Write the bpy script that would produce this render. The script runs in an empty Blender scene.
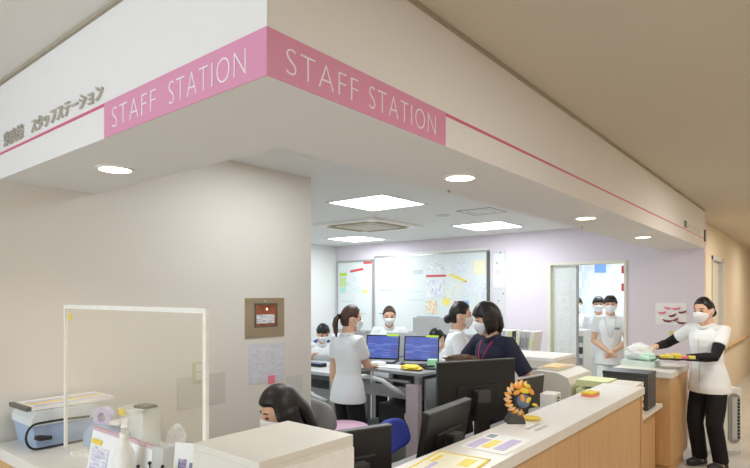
import bpy, bmesh, math, random
from mathutils import Vector, Matrix, Quaternion
random.seed(7)
SC = bpy.context.scene
COL = SC.collection

# ---------------------------------------------------------------- camera
H = 1.6
cam_d = bpy.data.cameras.new('camera')
cam = bpy.data.objects.new('camera', cam_d); COL.objects.link(cam)
cam.location = (0, 0, H)
cam.rotation_euler = (math.radians(90), 0, math.radians(39.15))
cam_d.sensor_width = 36; cam_d.lens = 549/750*36
cam_d.shift_y = 61/750
cam_d.clip_start = 0.05; cam_d.clip_end = 100
SC.camera = cam

# ---------------------------------------------------------------- world, view, large lights
w = bpy.data.worlds.new('world'); SC.world = w; w.use_nodes = True
w.node_tree.nodes['Background'].inputs[0].default_value = (0.97, 0.98, 1.0, 1)
w.node_tree.nodes['Background'].inputs[1].default_value = 0.35
SC.view_settings.view_transform = 'Standard'
SC.view_settings.look = 'None'
SC.view_settings.exposure = 0.72
SC.view_settings.gamma = 1.0
SC.view_settings.use_curve_mapping = False
SC.cycles.use_denoising = True
SC.cycles.max_bounces = 8; SC.cycles.diffuse_bounces = 5
SC.cycles.sample_clamp_indirect = 8

def area(name, loc, rot, sx, sy, power, col=(1, 1, 1)):
    d = bpy.data.lights.new(name, 'AREA'); d.shape = 'RECTANGLE'; d.size = sx; d.size_y = sy
    d.energy = power; d.color = col
    o = bpy.data.objects.new(name, d); COL.objects.link(o); o.location = loc
    o.rotation_euler = rot; return o
# added cool fill behind the camera, brightening the bulkhead's left face
area('cool_fill_left', (-2.2, -3.4, 1.6), (math.radians(90), 0, math.radians(-2)), 3.2, 2.0, 82, (0.80, 0.90, 1.0))
# added off-frame fill lights that brighten the corridor
area('corridor_fill', (0.1, 8.6, 2.53), (0, 0, 0), 0.5, 0.5, 24, (1.0, 0.94, 0.84))
area('corridor_fill', (0.1, 11.6, 2.53), (0, 0, 0), 0.5, 0.5, 20, (1.0, 0.94, 0.84))
area('corridor_fill', (0.2, 5.0, 2.53), (0, 0, 0), 0.5, 0.5, 16, (1.0, 0.94, 0.86))
area('corridor_fill', (0.45, 1.6, 2.53), (0, 0, 0), 0.6, 0.6, 13, (1.0, 0.97, 0.97))

# ---------------------------------------------------------------- colour and materials
def lin(c):
    return tuple(((x/255)/12.92 if x/255 <= 0.04045 else ((x/255+0.055)/1.055)**2.4) for x in c) + (1,)
_m = {}
def mat(name, rgb, rough=0.6, metal=0.0, noise=0.04, scale=25, bump=0.0, spec=0.4, alpha=None, emit=0, trans=0, stretch=None, coat=0):
    if name in _m: return _m[name]
    m = bpy.data.materials.new(name); m.use_nodes = True; nt = m.node_tree; b = nt.nodes['Principled BSDF']
    c = lin(rgb)
    b.inputs['Roughness'].default_value = rough; b.inputs['Metallic'].default_value = metal
    b.inputs['Specular IOR Level'].default_value = spec
    if coat: b.inputs['Coat Weight'].default_value = coat
    tc = nt.nodes.new('ShaderNodeTexCoord'); mp = nt.nodes.new('ShaderNodeMapping'); nz = nt.nodes.new('ShaderNodeTexNoise')
    nt.links.new(tc.outputs['Object'], mp.inputs[0]); nt.links.new(mp.outputs[0], nz.inputs['Vector'])
    nz.inputs['Scale'].default_value = scale; nz.inputs['Detail'].default_value = 4
    if stretch: mp.inputs['Scale'].default_value = stretch
    cr = nt.nodes.new('ShaderNodeValToRGB')
    cr.color_ramp.elements[0].position = 0.3; cr.color_ramp.elements[1].position = 0.7
    cr.color_ramp.elements[0].color = tuple(max(0, x*(1-noise)) for x in c[:3]) + (1,)
    cr.color_ramp.elements[1].color = tuple(min(1, x*(1+noise)) for x in c[:3]) + (1,)
    nt.links.new(nz.outputs['Fac'], cr.inputs[0]); nt.links.new(cr.outputs[0], b.inputs['Base Color'])
    if bump:
        bp = nt.nodes.new('ShaderNodeBump'); bp.inputs['Strength'].default_value = bump; bp.inputs['Distance'].default_value = 0.01
        nt.links.new(nz.outputs['Fac'], bp.inputs['Height']); nt.links.new(bp.outputs[0], b.inputs['Normal'])
    if alpha is not None: b.inputs['Alpha'].default_value = alpha
    if trans: b.inputs['Transmission Weight'].default_value = trans
    if emit:
        nt.links.new(cr.outputs[0], b.inputs['Emission Color']); b.inputs['Emission Strength'].default_value = emit
    _m[name] = m; return m

def stripes_mat(name, base, inks, axis=1, freq=8, rough=0.5, rows=0.5, emit=0):
    """paper printed with coloured bars: wave-free, built from object coordinates with snapped noise"""
    if name in _m: return _m[name]
    m = bpy.data.materials.new(name); m.use_nodes = True; nt = m.node_tree; b = nt.nodes['Principled BSDF']
    b.inputs['Roughness'].default_value = rough
    tc = nt.nodes.new('ShaderNodeTexCoord'); mp = nt.nodes.new('ShaderNodeMapping')
    sc = [freq*0.22]*3; sc[axis] = freq
    mp.inputs['Scale'].default_value = sc
    nt.links.new(tc.outputs['Generated'], mp.inputs[0])
    sn = nt.nodes.new('ShaderNodeVectorMath'); sn.operation = 'SNAP'; sn.inputs[1].default_value = (0.5, 0.5, 0.5)
    nt.links.new(mp.outputs[0], sn.inputs[0])
    wn = nt.nodes.new('ShaderNodeTexWhiteNoise'); nt.links.new(sn.outputs[0], wn.inputs['Vector'])
    cr = nt.nodes.new('ShaderNodeValToRGB'); cr.color_ramp.interpolation = 'CONSTANT'
    cr.color_ramp.elements[0].position = 0; cr.color_ramp.elements[0].color = lin(base)
    cr.color_ramp.elements[1].position = rows; cr.color_ramp.elements[1].color = lin(inks[0])
    n = len(inks)
    for i, k in enumerate(inks[1:], 1):
        e = cr.color_ramp.elements.new(rows+(1-rows)*i/n); e.color = lin(k)
    nt.links.new(wn.outputs['Value'], cr.inputs[0]); nt.links.new(cr.outputs[0], b.inputs['Base Color'])
    if emit:
        nt.links.new(cr.outputs[0], b.inputs['Emission Color']); b.inputs['Emission Strength'].default_value = emit
    _m[name] = m; return m

def wood_mat():
    m = bpy.data.materials.new('maple_veneer'); m.use_nodes = True; nt = m.node_tree; b = nt.nodes['Principled BSDF']
    b.inputs['Roughness'].default_value = 0.45
    tc = nt.nodes.new('ShaderNodeTexCoord'); mp = nt.nodes.new('ShaderNodeMapping'); nz = nt.nodes.new('ShaderNodeTexNoise')
    mp.inputs['Scale'].default_value = (30, 30, 1.6)
    nz.inputs['Scale'].default_value = 1.6; nz.inputs['Detail'].default_value = 8; nz.inputs['Distortion'].default_value = 0.6
    nt.links.new(tc.outputs['Object'], mp.inputs[0]); nt.links.new(mp.outputs[0], nz.inputs['Vector'])
    cr = nt.nodes.new('ShaderNodeValToRGB')
    cr.color_ramp.elements[0].position = 0.3; cr.color_ramp.elements[0].color = lin((200, 156, 106))
    cr.color_ramp.elements[1].position = 0.75; cr.color_ramp.elements[1].color = lin((216, 176, 126))
    nt.links.new(nz.outputs['Fac'], cr.inputs[0]); nt.links.new(cr.outputs[0], b.inputs['Base Color'])
    return m

M = dict(
    wall=mat('wall_paper_cream', (221, 216, 208), 0.85, bump=0.05, noise=0.015, scale=180),
    wall_in=mat('wall_white', (228, 230, 228), 0.85, noise=0.015, scale=120),
    lilac=mat('wall_lilac', (224, 216, 225), 0.85, noise=0.012, scale=120),
    warm=mat('wall_beige', (220, 205, 182), 0.8, noise=0.02, scale=120),
    fascia=mat('fascia_white', (230, 228, 226), 0.8, noise=0.01, scale=90),
    ceil=mat('ceiling_white', (226, 223, 217), 0.9, noise=0.015, scale=150, bump=0.03),
    ceil_hall=mat('ceiling_hall', (206, 196, 180), 0.9, noise=0.015, scale=150, bump=0.03),
    floor=mat('floor_vinyl', (192, 187, 178), 0.35, noise=0.06, scale=6),
    gap=mat('shadow_joint', (168, 158, 140), 0.9),
    wood=wood_mat(),
    top=mat('countertop_white', (228, 224, 216), 0.3, noise=0.02, scale=14),
    pink=mat('sign_pink', (218, 148, 178), 0.5, noise=0.0),
    stripe=mat('stripe_pink', (206, 100, 134), 0.5, noise=0.0),
    letter=mat('letter_white', (244, 236, 238), 0.5, noise=0.0),
    steel=mat('brushed_steel', (176, 166, 148), 0.35, metal=0.75, noise=0.05, scale=8, stretch=(1, 1, 60)),
    signmetal=mat('letter_metal', (196, 192, 180), 0.35, metal=0.3),
    white=mat('plastic_white', (236, 234, 228), 0.45),
    frost=mat('frosted_frame', (240, 238, 230), 0.4),
    beige=mat('plastic_beige', (222, 217, 205), 0.45, noise=0.015),
    grey=mat('plastic_grey', (150, 150, 150), 0.5),
    lgrey=mat('plastic_light_grey', (196, 198, 198), 0.45),
    dgrey=mat('plastic_dark_grey', (74, 74, 72), 0.5),
    black=mat('plastic_black', (34, 34, 36), 0.45),
    blackg=mat('screen_black', (22, 24, 28), 0.18),
    alu=mat('aluminium', (190, 190, 188), 0.35, metal=0.7),
    dalu=mat('aluminium_dark', (110, 108, 100), 0.4, metal=0.5),
    tub=mat('painted_grey_metal', (158, 160, 160), 0.4, metal=0.2),
    pinkseat=mat('vinyl_pink', (220, 178, 200), 0.55),
    mauve=mat('panel_mauve', (192, 176, 184), 0.5),
    blueseat=mat('fabric_blue', (58, 72, 168), 0.8, noise=0.12, scale=90),
    skin=mat('skin', (226, 182, 154), 0.55, noise=0.03, scale=14),
    hair=mat('hair_black', (30, 25, 24), 0.42, noise=0.35, scale=30, stretch=(1, 1, 0.15), bump=0.3),
    brownhair=mat('hair_brown', (74, 52, 40), 0.45, noise=0.35, scale=30, stretch=(1, 1, 0.15), bump=0.3),
    mask=mat('mask_white', (240, 242, 244), 0.8, noise=0.01),
    tunic=mat('cloth_white', (236, 240, 242), 0.85, noise=0.015, scale=60, bump=0.08),
    navy=mat('cloth_navy', (38, 40, 60), 0.85, noise=0.08, scale=80),
    blue=mat('cloth_blue', (60, 84, 160), 0.85, noise=0.08, scale=80),
    blk=mat('cloth_black', (24, 23, 26), 0.85, noise=0.1, scale=80),
    shoe=mat('shoe_grey', (58, 56, 60), 0.6),
    eye=mat('eye_dark', (30, 22, 20), 0.3),
    magenta=mat('lanyard_magenta', (168, 40, 96), 0.6),
    paper=mat('paper_white', (238, 238, 236), 0.7, noise=0.01),
    ypaper=mat('paper_yellow', (240, 226, 120), 0.7),
    yellow=mat('yellow', (236, 208, 70), 0.55),
    orange=mat('orange', (240, 160, 60), 0.5),
    pinkn=mat('note_pink', (238, 128, 150), 0.6),
    cream=mat('petal_cream', (240, 212, 160), 0.7),
    bluegrey=mat('blue_grey', (104, 122, 150), 0.5),
    ltblue=mat('plastic_light_blue', (186, 208, 238), 0.4, alpha=0.7),
    green=mat('green_note', (164, 226, 176), 0.6),
    lime=mat('lime_strip', (180, 220, 60), 0.6),
    ltgreen=mat('plastic_pale_green', (226, 232, 178), 0.5),
    red=mat('red_print', (214, 84, 84), 0.6),
    brown=mat('brown', (96, 74, 60), 0.7, noise=0.1),
    duct=mat('grille_dark', (150, 142, 100), 0.6),
    olive=mat('plastic_pale_olive', (200, 196, 160), 0.5),  # even pale olive of the louvres and the switch plate
    lilacn=mat('print_lilac', (200, 190, 220), 0.7),
)

# ---------------------------------------------------------------- geometry helpers
def link(name, me, m=None, parent=None):
    o = bpy.data.objects.new(name, me); COL.objects.link(o)
    if m: me.materials.append(m)
    if parent: o.parent = parent
    return o
def obj(name, bm, m, parent=None, smooth=False, bevel=0, seg=2):
    if bevel:
        es = [e for e in bm.edges if len(e.link_faces) == 2 and e.calc_face_angle(0) > 0.6]
        bmesh.ops.bevel(bm, geom=es, offset=bevel, segments=seg, affect='EDGES', clamp_overlap=True, profile=0.5)
    bmesh.ops.recalc_face_normals(bm, faces=bm.faces)
    me = bpy.data.meshes.new(name); bm.to_mesh(me); bm.free()
    if smooth:
        for p in me.polygons: p.use_smooth = True
    return link(name, me, m, parent)
def NB(): return bmesh.new()
def bx(bm, x0, x1, y0, y1, z0, z1, mtx=None):
    v = [bm.verts.new((x, y, z)) for x in (x0, x1) for y in (y0, y1) for z in (z0, z1)]
    for f in ((0,1,3,2),(4,6,7,5),(0,4,5,1),(2,3,7,6),(0,2,6,4),(1,5,7,3)): bm.faces.new([v[i] for i in f])
    if mtx: bmesh.ops.transform(bm, matrix=mtx, verts=v)
    return bm
def box(*a, mtx=None): return bx(NB(), *a, mtx=mtx)
def prism(bm, pts, axis, a, b):
    """pts 2D polygon extruded along axis (0,1,2) from a to b"""
    def p3(p, t):
        q = list(p); q.insert(axis, t); return q
    A = [bm.verts.new(p3(p, a)) for p in pts]; B = [bm.verts.new(p3(p, b)) for p in pts]
    n = len(pts); bm.faces.new(A); bm.faces.new(B[::-1])
    for i in range(n): bm.faces.new((A[i], A[(i+1) % n], B[(i+1) % n], B[i]))
    return bm
def frame_of(d, ref=None):
    d = Vector(d).normalized()
    r = Vector(ref) if ref else (Vector((0, 0, 1)) if abs(d.z) < 0.9 else Vector((0, 1, 0)))
    u = r.cross(d)
    if u.length < 1e-4: u = Vector((1, 0, 0)).cross(d)
    u.normalize(); v = d.cross(u).normalized(); return u, v
def tube(bm, pts, rad, n=10, ref=None, caps=True):
    """rad: number, or list of numbers / (ru, rv)"""
    P = [Vector(p) for p in pts]; k = len(P)
    R = [(r, r) if not isinstance(r, (tuple, list)) else r for r in (rad if isinstance(rad, list) else [rad]*k)]
    rings = []; u0 = None
    for i in range(k):
        d = (P[min(i+1, k-1)]-P[max(i-1, 0)])
        if d.length < 1e-7: d = Vector((0, 0, 1))
        d.normalize()
        if ref is not None or u0 is None: u, v = frame_of(d, ref)
        else:
            u = (u0 - d*u0.dot(d)).normalized(); v = d.cross(u)
        u0 = u
        rings.append([bm.verts.new(P[i]+u*R[i][0]*math.cos(2*math.pi*j/n)+v*R[i][1]*math.sin(2*math.pi*j/n)) for j in range(n)])
    for a, b in zip(rings, rings[1:]):
        for j in range(n): bm.faces.new((a[j], a[(j+1) % n], b[(j+1) % n], b[j]))
    if caps:
        bm.faces.new(rings[0][::-1]); bm.faces.new(rings[-1])
    return bm
def ell(bm, c, r, seg=16, rings=10, mtx=None):
    q = Matrix.Translation(Vector(c)) @ (mtx.to_4x4() if mtx else Matrix.Identity(4)) @ Matrix.Diagonal((*r, 1))
    bmesh.ops.create_uvsphere(bm, u_segments=seg, v_segments=rings, radius=1, matrix=q); return bm
def lathe(bm, prof, c=(0, 0, 0), n=24, mtx=None):
    c = Vector(c); rings = []; vs = []
    for r, z in prof:
        ring = [bm.verts.new((max(r, 1e-4)*math.cos(2*math.pi*j/n), max(r, 1e-4)*math.sin(2*math.pi*j/n), z)) for j in range(n)]
        rings.append(ring); vs += ring
    for a, b in zip(rings, rings[1:]):
        for j in range(n): bm.faces.new((a[j], a[(j+1) % n], b[(j+1) % n], b[j]))
    if tuple(prof[0]) != tuple(prof[-1]): bm.faces.new(rings[0][::-1]); bm.faces.new(rings[-1])
    bmesh.ops.transform(bm, matrix=Matrix.Translation(c) @ (mtx or Matrix.Identity(4)), verts=vs)
    return bm
def tag(o, label, cat, group=None, kind=None):
    o['label'] = label; o['category'] = cat
    if group: o['group'] = group
    if kind: o['kind'] = kind
    return o
def thing(name, label, cat, loc=(0, 0, 0), rz=0, group=None):
    o = bpy.data.objects.new(name, None); COL.objects.link(o); o.location = loc; o.rotation_euler = (0, 0, rz)
    o.empty_display_size = 0.05
    return tag(o, label, cat, group)
def struct(name, bm, m, **k):
    o = obj(name, bm, m, **k); o['kind'] = 'structure'; return o
def copy_tree(o, parent=None):
    c = o.copy(); COL.objects.link(c)
    if parent: c.parent = parent
    for ch in list(o.children): copy_tree(ch, c)
    return c
def RX(a): return Matrix.Rotation(a, 4, 'X')
def RY(a): return Matrix.Rotation(a, 4, 'Y')
def RZ(a): return Matrix.Rotation(a, 4, 'Z')
def T(*p): return Matrix.Translation(Vector(p))
def text(name, s, size, m, parent, mtx, width=None, thin=0.0, depth=0.002, spacing=1.0, height=None):
    c = bpy.data.curves.new(name, 'FONT'); c.body = s; c.size = size; c.extrude = depth/2; c.offset = thin
    c.space_character = spacing; c.resolution_u = 4
    t = bpy.data.objects.new('tmp', c); COL.objects.link(t)
    dg = bpy.context.evaluated_depsgraph_get(); me = bpy.data.meshes.new_from_object(t.evaluated_get(dg))
    COL.objects.unlink(t); bpy.data.objects.remove(t)
    xs = [v.co.x for v in me.vertices]; ys = [v.co.y for v in me.vertices]
    x0, x1, y0, y1 = min(xs), max(xs), min(ys), max(ys)
    sx = (width/(x1-x0)) if width else 1; sy = (height/(y1-y0)) if height else 1
    me.transform(mtx @ Matrix.Diagonal((sx, sy, 1, 1)) @ T(-x0, -y0, 0))
    me.materials.clear(); return link(name, me, m, parent)
# ================================================================ THE SETTING
ZS, ZI, ZC = 2.12, 2.453, 2.547          # soffit, station ceiling, corridor ceiling
XF, YF, YB, XW = -1.02, 0.847, 7.05, -2.9
struct('floor', box(-7.2, 2.0, -4.0, 14.0, -0.05, 0.0), M['floor'])
struct('ceiling', box(-7.2, 2.0, -4.0, YF, ZC, ZC+0.05), M['ceil'])
bm = NB(); prism(bm, [(XF, YF), (2.0, YF), (2.0, 14.0), (-1.3, 14.0), (-1.3, YB+0.05), (XF, YB+0.05)], 2, ZC, ZC+0.05); struct('ceiling', bm, M['ceil_hall'])
struct('ceiling', box(-7.2, XF-0.45, YF+0.43, YB, ZI, ZI+0.05), M['wall_in'])
# dropped bulkhead around the station: L-shaped, with its soffit
bm = NB()
prism(bm, [(XW, YF), (XF, YF), (XF, YB), (-1.477, YB), (-1.477, 1.285), (XW, 1.285)], 2, ZS, ZC+0.02)
struct('wall_bulkhead', bm, M['fascia'])
# thin shadow joints between bulkhead and corridor ceiling
struct('trim_1', box(-7.2, XF+0.012, YF-0.012, YF, ZC-0.012, ZC), M['gap'])
struct('trim_2', box(XF, XF+0.012, YF-0.012, YB, ZC-0.012, ZC), M['gap'])
# walls
struct('wall_left', box(XW-0.12, XW, -4.0, 2.82, 0, ZC), M['wall'])
struct('wall_west', box(-6.75, -6.62, -4.0, YB+0.1, 0, ZC), M['wall_in'])
dx0, dx1, dz = -2.787, -1.845, 2.02
bm = NB()
bx(bm, -6.62, dx0, YB, YB+0.12, 0, ZC); bx(bm, dx0, dx1, YB, YB+0.12, dz, ZC); bx(bm, dx1, XF, YB, YB+0.12, 0, ZC)
struct('wall_back', bm, M['lilac'])
struct('wall_corridor', box(-1.3, -1.17, YB+0.12, 8.75, 0, ZC), M['warm'])
struct('wall_corridor', box(-1.3, -1.17, 9.75, 14.0, 0, ZC), M['warm'])
struct('wall_corridor', box(-1.3, -1.17, 8.75, 9.75, 2.1, ZC), M['warm'])
struct('wall_end', box(-1.3, 1.9, 13.9, 14.0, 0, ZC), M['warm'])
struct('wall_right_unseen', box(1.35, 1.5, -4.0, 14.0, 0, ZC), M['warm'])  # unseen wall, added to shade the bulkhead's corridor face
d = struct('door_1', box(-1.25, -1.215, 8.77, 9.73, 0.01, 2.08), M['beige'])
obj('door_handle', box(-1.215, -1.19, 8.86, 8.89, 0.9, 1.2), M['steel'], d)
bm = NB(); bx(bm, -1.26, -1.155, 8.72, 8.77, 0, 2.14); bx(bm, -1.26, -1.155, 9.73, 9.78, 0, 2.14); bx(bm, -1.26, -1.155, 8.72, 9.78, 2.09, 2.14)
struct('trim_3', bm, M['lgrey'])
struct('baseboard_back', box(dx1+0.05, XF-0.001, YB-0.012, YB, 0, 0.09), M['warm'])
struct('baseboard_corridor', box(-1.17, -1.158, YB+0.12, 8.72, 0, 0.1), M['brown'])
# room behind the doorway
bm = NB(); bx(bm, -3.6, -1.3, 9.6, 9.7, 0, ZC); bx(bm, -3.7, -3.6, YB+0.12, 9.7, 0, ZC)
struct('wall_storeroom', bm, M['wall_in'])
struct('ceiling', box(-3.7, -1.3, YB+0.12, 9.7, ZI, ZI+0.05), M['wall_in'])
# door frame and sliding leaf
bm = NB(); bx(bm, dx0-0.02, dx0+0.025, YB-0.015, YB+0.15, 0, dz); bx(bm, dx1-0.01, dx1+0.02, YB-0.015, YB+0.15, 0, dz); bx(bm, dx0+0.025, dx1-0.01, YB-0.015, YB+0.15, dz-0.03, dz)
struct('trim_4', bm, mat('door_frame_cream', (228, 226, 208), 0.5))
d = struct('door_2', box(dx0+0.05, dx0+0.34, YB+0.05, YB+0.085, 0.01, dz-0.04), mat('door_leaf', (222, 228, 226), 0.4))
obj('door_edge', box(dx0+0.34, dx0+0.36, YB+0.045, YB+0.09, 0.01, dz-0.04), M['tub'], d)
bm = NB()
for k in range(5): bx(bm, dx0+0.10, dx0+0.27, YB+0.046, YB+0.05, 0.75+k*0.22, 0.93+k*0.22)
obj('notice_sheet', bm, stripes_mat('sheet_print', (228, 232, 230), [(214, 220, 222), (220, 224, 226)], axis=2, freq=30, rows=0.6), d)
# handrails of the corridor beyond
def rail(y0, y1, lab):
    t = thing('handrail', lab, 'handrail', (-1.17, y0, 0.82))
    obj('rail', tube(NB(), [(0.07, 0, 0), (0.07, y1-y0, 0)], 0.018), M['wood'], t, smooth=True)
    for y in (0.06, y1-y0-0.06): obj('bracket', tube(NB(), [(0.0, y, -0.06), (0.05, y, -0.05), (0.07, y, -0.015)], 0.009), M['steel'], t, smooth=True)
rail(7.4, 8.6, 'short wooden handrail on the beige corridor wall behind the nurse')
rail(9.9, 12.9, 'wooden handrail on the corridor wall beyond the doorway at right')

# ---------------------------------------------------------------- recessed lamps
def downlight(x, y, lab):
    t = thing('downlight', lab, 'downlight', (x, y, ZS), 0, 'downlights in the soffit')
    obj('trim_ring', lathe(NB(), [(0.078, -0.004), (0.078, 0.0), (0.062, 0.0), (0.062, -0.005), (0.078, -0.004)]), M['white'], t)
    e = mat('lamp_glow', (255, 236, 196), 0.5, emit=6, noise=0)
    obj('lamp_lens', lathe(NB(), [(0.0, -0.0035), (0.064, -0.0035), (0.064, -0.0005), (0, -0.0005)]), e, t)
    l = bpy.data.lights.new('downlight_beam', 'SPOT'); l.energy = 6; l.color = (1, 0.92, 0.78); l.spot_size = 2.3; l.spot_blend = 0.9; l.shadow_soft_size = 0.05
    lo = bpy.data.objects.new('downlight_beam', l); COL.objects.link(lo); lo.parent = t; lo.location = (0, 0, -0.02)
downlight(-2.263, 1.08, 'round downlight in the soffit by the left wall')
downlight(-1.242, 2.122, 'round downlight in the soffit below the end of the right pink band')
downlight(-1.238, 3.775, 'round downlight in the soffit, second from the far end')
downlight(-1.242, 5.334, 'round downlight in the soffit nearest the lilac wall')

def panel(x, y, lab, vis=True):
    t = thing('ceiling_light', lab, 'ceiling light', (x, y, ZI), 0, 'square ceiling panel lights') if vis else None
    if vis:
        bm = NB(); s = 0.335
        for a in ((-s, s, -s, -s+0.02), (-s, s, s-0.02, s), (-s, -s+0.02, -s, s), (s-0.02, s, -s, s)): bx(bm, *a, -0.006, 0)
        obj('frame', bm, M['white'], t)
        obj('diffuser', box(-0.315, 0.315, -0.315, 0.315, -0.004, -0.001), mat('panel_glow', (250, 252, 255), 0.5, emit=4, noise=0), t)
    l = area('station_light', (x, y, ZI-0.012), (0, 0, 0), 0.6, 0.6, 10.5, (0.86, 0.94, 1.0))
    if t: l.parent = t; l.location = (0, 0, -0.012)
panel(-3.2, 3.96, 'large square panel light nearest the air conditioner cassette')
panel(-3.2, 6.14, 'square panel light above the right end of the whiteboard')
panel(-5.5, 6.3, 'square panel light at the far left, behind the air conditioner cassette')
for p in ((-5.5, 3.96), (-5.5, 1.9), (-2.15, 2.2)):  # unseen extra lights added to brighten the station, no panel fitted
    if p[0] > -3: area('station_light', (*p, ZI-0.012), (0, 0, 0), 0.6, 0.6, 7, (0.90, 0.95, 1.0))
    else: area('station_light', (*p, ZI-0.012), (0, 0, 0), 0.6, 0.6, 11, (0.86, 0.94, 1.0))
area('storeroom_lamp', (-2.5, 8.4, ZI-0.02), (0, 0, 0), 1.0, 0.6, 26, (0.86, 0.94, 1.0))

# air conditioner cassette
t = thing('air_conditioner', 'four-way ceiling cassette air conditioner between the panel lights', 'air conditioner', (-4.26, 5.1, ZI))
obj('panel', box(-0.475, 0.475, -0.475, 0.475, -0.03, 0), M['white'], t, bevel=0.008)
obj('intake_grille', box(-0.24, 0.24, -0.24, 0.24, -0.04, -0.028), mat('grille_beige', (204, 198, 184), 0.6), t, bevel=0.004)
for k in range(4):
    r = RZ(k*math.pi/2)
    obj('air_outlet', box(-0.3, 0.3, 0.29, 0.40, -0.034, -0.03, mtx=r), M['duct'], t)
    obj('louvre', box(-0.29, 0.29, 0.31, 0.37, -0.005, 0.001, mtx=r @ T(0, 0, -0.042) @ RX(0.2)), M['olive'], t)
t = thing('ceiling_vent', 'square flush ceiling hatch beside the right panel light', 'ceiling vent', (-2.69, 5.03, ZI))
bm = NB()
for s, q in ((0.19, 0.012), (0.12, 0.01)):
    for a in ((-s, s, -s, -s+q), (-s, s, s-q, s), (-s, -s+q, -s, s), (s-q, s, -s, s)): bx(bm, *a, -0.004, 0)
obj('hatch_frame', bm, M['grey'], t); obj('hatch_plate', box(-0.17, 0.17, -0.17, 0.17, -0.0035, -0.0005), M['wall_in'], t)
t = tag(obj('speaker_grille', lathe(NB(), [(0.0, -0.006), (0.07, -0.006), (0.075, 0), (0, 0)]), M['lgrey']), 'round ceiling speaker grille between the panel lights', 'ceiling speaker'); t.location = (-3.15, 5.02, ZI)
for x, y, z, lab in ((-1.44, 2.35, ZS, 'tiny sprinkler head in the soffit behind the downlight'), (-1.42, 4.25, ZS, 'tiny sprinkler head in the soffit farther along')):
    s = tag(obj('sprinkler', lathe(NB(), [(0.003, -0.010), (0.008, -0.009), (0.003, -0.006), (0.003, -0.003), (0.009, -0.002), (0.009, 0)], n=10), M['steel']), lab, 'sprinkler'); s.location = (x, y, z)

# ---------------------------------------------------------------- sign bands
BZ = 2.236; SZ = 2.226
t = thing('sign_band', 'pink staff station sign band on the left face of the bulkhead', 'sign', (0, 0, 0))
obj('band', box(-1.845, XF, YF-0.003, YF, ZS, BZ), M['pink'], t)
# left face text: reads left to right towards the corner (local x = +X, up = Z, facing -Y)
ml = lambda x, z: T(x, YF-0.0035, z) @ RX(math.pi/2)
text('lettering', 'STAFF', 0.1, M['letter'], t, ml(-1.786, 2.143), width=0.27, height=0.064, thin=-0.0023, spacing=1.12)
text('lettering', 'STATION', 0.1, M['letter'], t, ml(-1.445, 2.143), width=0.35, height=0.064, thin=-0.0023, spacing=1.12)
t = thing('sign_band', 'pink staff station sign band on the right face of the bulkhead', 'sign', (0, 0, 0))
obj('band', box(XF, XF+0.003, YF-0.003, 1.64, ZS, BZ), M['pink'], t)
mr = lambda y, z: T(XF+0.0035, y, z) @ RZ(math.pi/2) @ RX(math.pi/2)
text('lettering', 'STAFF', 0.1, M['letter'], t, mr(0.905, 2.143), width=0.268, height=0.064, thin=-0.0023, spacing=1.12)
text('lettering', 'STATION', 0.1, M['letter'], t, mr(1.222, 2.143), width=0.352, height=0.064, thin=-0.0023, spacing=1.12)
tag(obj('sign_stripe', box(XW, -1.845, YF-0.002, YF, SZ, BZ), M['stripe']), 'thin pink stripe on the left face of the bulkhead below the metal characters', 'sign stripe')
tag(obj('sign_stripe', box(XF, XF+0.002, 1.64, YB, SZ, BZ), M['stripe']), 'thin pink stripe running along the corridor bulkhead', 'sign stripe')
t = thing('sign_lettering', 'raised silver Japanese characters naming the staff station on the left bulkhead', 'sign', (0, 0, 0))
text('lettering', '東病棟', 0.09, M['signmetal'], t, ml(-2.79, 2.250), width=0.23, height=0.062, depth=0.012)
text('lettering', 'スタッフステーション', 0.09, M['signmetal'], t, ml(-2.47, 2.250), width=0.62, height=0.056, depth=0.012)
# small dark sign at the far end of the bulkhead
t = thing('sign_lettering', 'small dark square and characters at the far end of the corridor bulkhead', 'sign', (0, 0, 0))
obj('symbol', box(XF, XF+0.004, 5.92, 6.06, 2.248, 2.315), M['dgrey'], t)
for k in range(4):
    y = 6.16+k*0.17
    bm = NB(); bx(bm, XF, XF+0.004, y, y+0.012, 2.252, 2.31); bx(bm, XF, XF+0.004, y+0.07, y+0.085, 2.252, 2.31)
    bx(bm, XF, XF+0.004, y, y+0.1, 2.28, 2.29); bx(bm, XF, XF+0.004, y+0.02, y+0.1, 2.252, 2.26)
    obj('character', bm, M['signmetal'], t)
t = thing('wall_sign', 'small projecting grey plate sign at the corner of the corridor', 'sign', (XF, YB+0.06, 2.26))
obj('plate', box(0.0, 0.012, -0.05, 0.04, -0.06, 0.07), M['dgrey'], t, bevel=0.003)
obj('bracket', box(-0.03, 0.0, -0.02, 0.02, 0.03, 0.05), M['steel'], t)
# ================================================================ WALL ITEMS
def wl(bm, y0, y1, z0, z1, t0=0, t1=0.003): return bx(bm, XW+t0, XW+t1, y0, y1, z0, z1)
t = thing('wall_panel', 'square brushed steel panel with a small window on the cream wall', 'wall panel', (XW, 2.39, 1.45))
obj('plate', box(0, 0.008, -0.165, 0.165, -0.13, 0.13), M['steel'], t, bevel=0.003)
bm = NB()
for a in ((-0.09, 0.10, 0.085, 0.095), (-0.09, 0.10, -0.065, -0.055), (-0.09, -0.082, -0.06, 0.09), (0.092, 0.10, -0.06, 0.09)): bx(bm, 0.008, 0.014, *a)
obj('window_frame', bm, M['dalu'], t)
obj('window', box(0.008, 0.0105, -0.082, 0.092, -0.055, 0.085), mat('window_rust', (150, 84, 60), 0.25, noise=0.3, scale=20), t)
obj('name_label', box(0.0105, 0.0125, -0.078, 0.075, -0.04, 0.02), stripes_mat('label_print', (226, 226, 230), [(160, 160, 170), (190, 190, 200)], axis=2, freq=14, rows=0.6), t)
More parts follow.
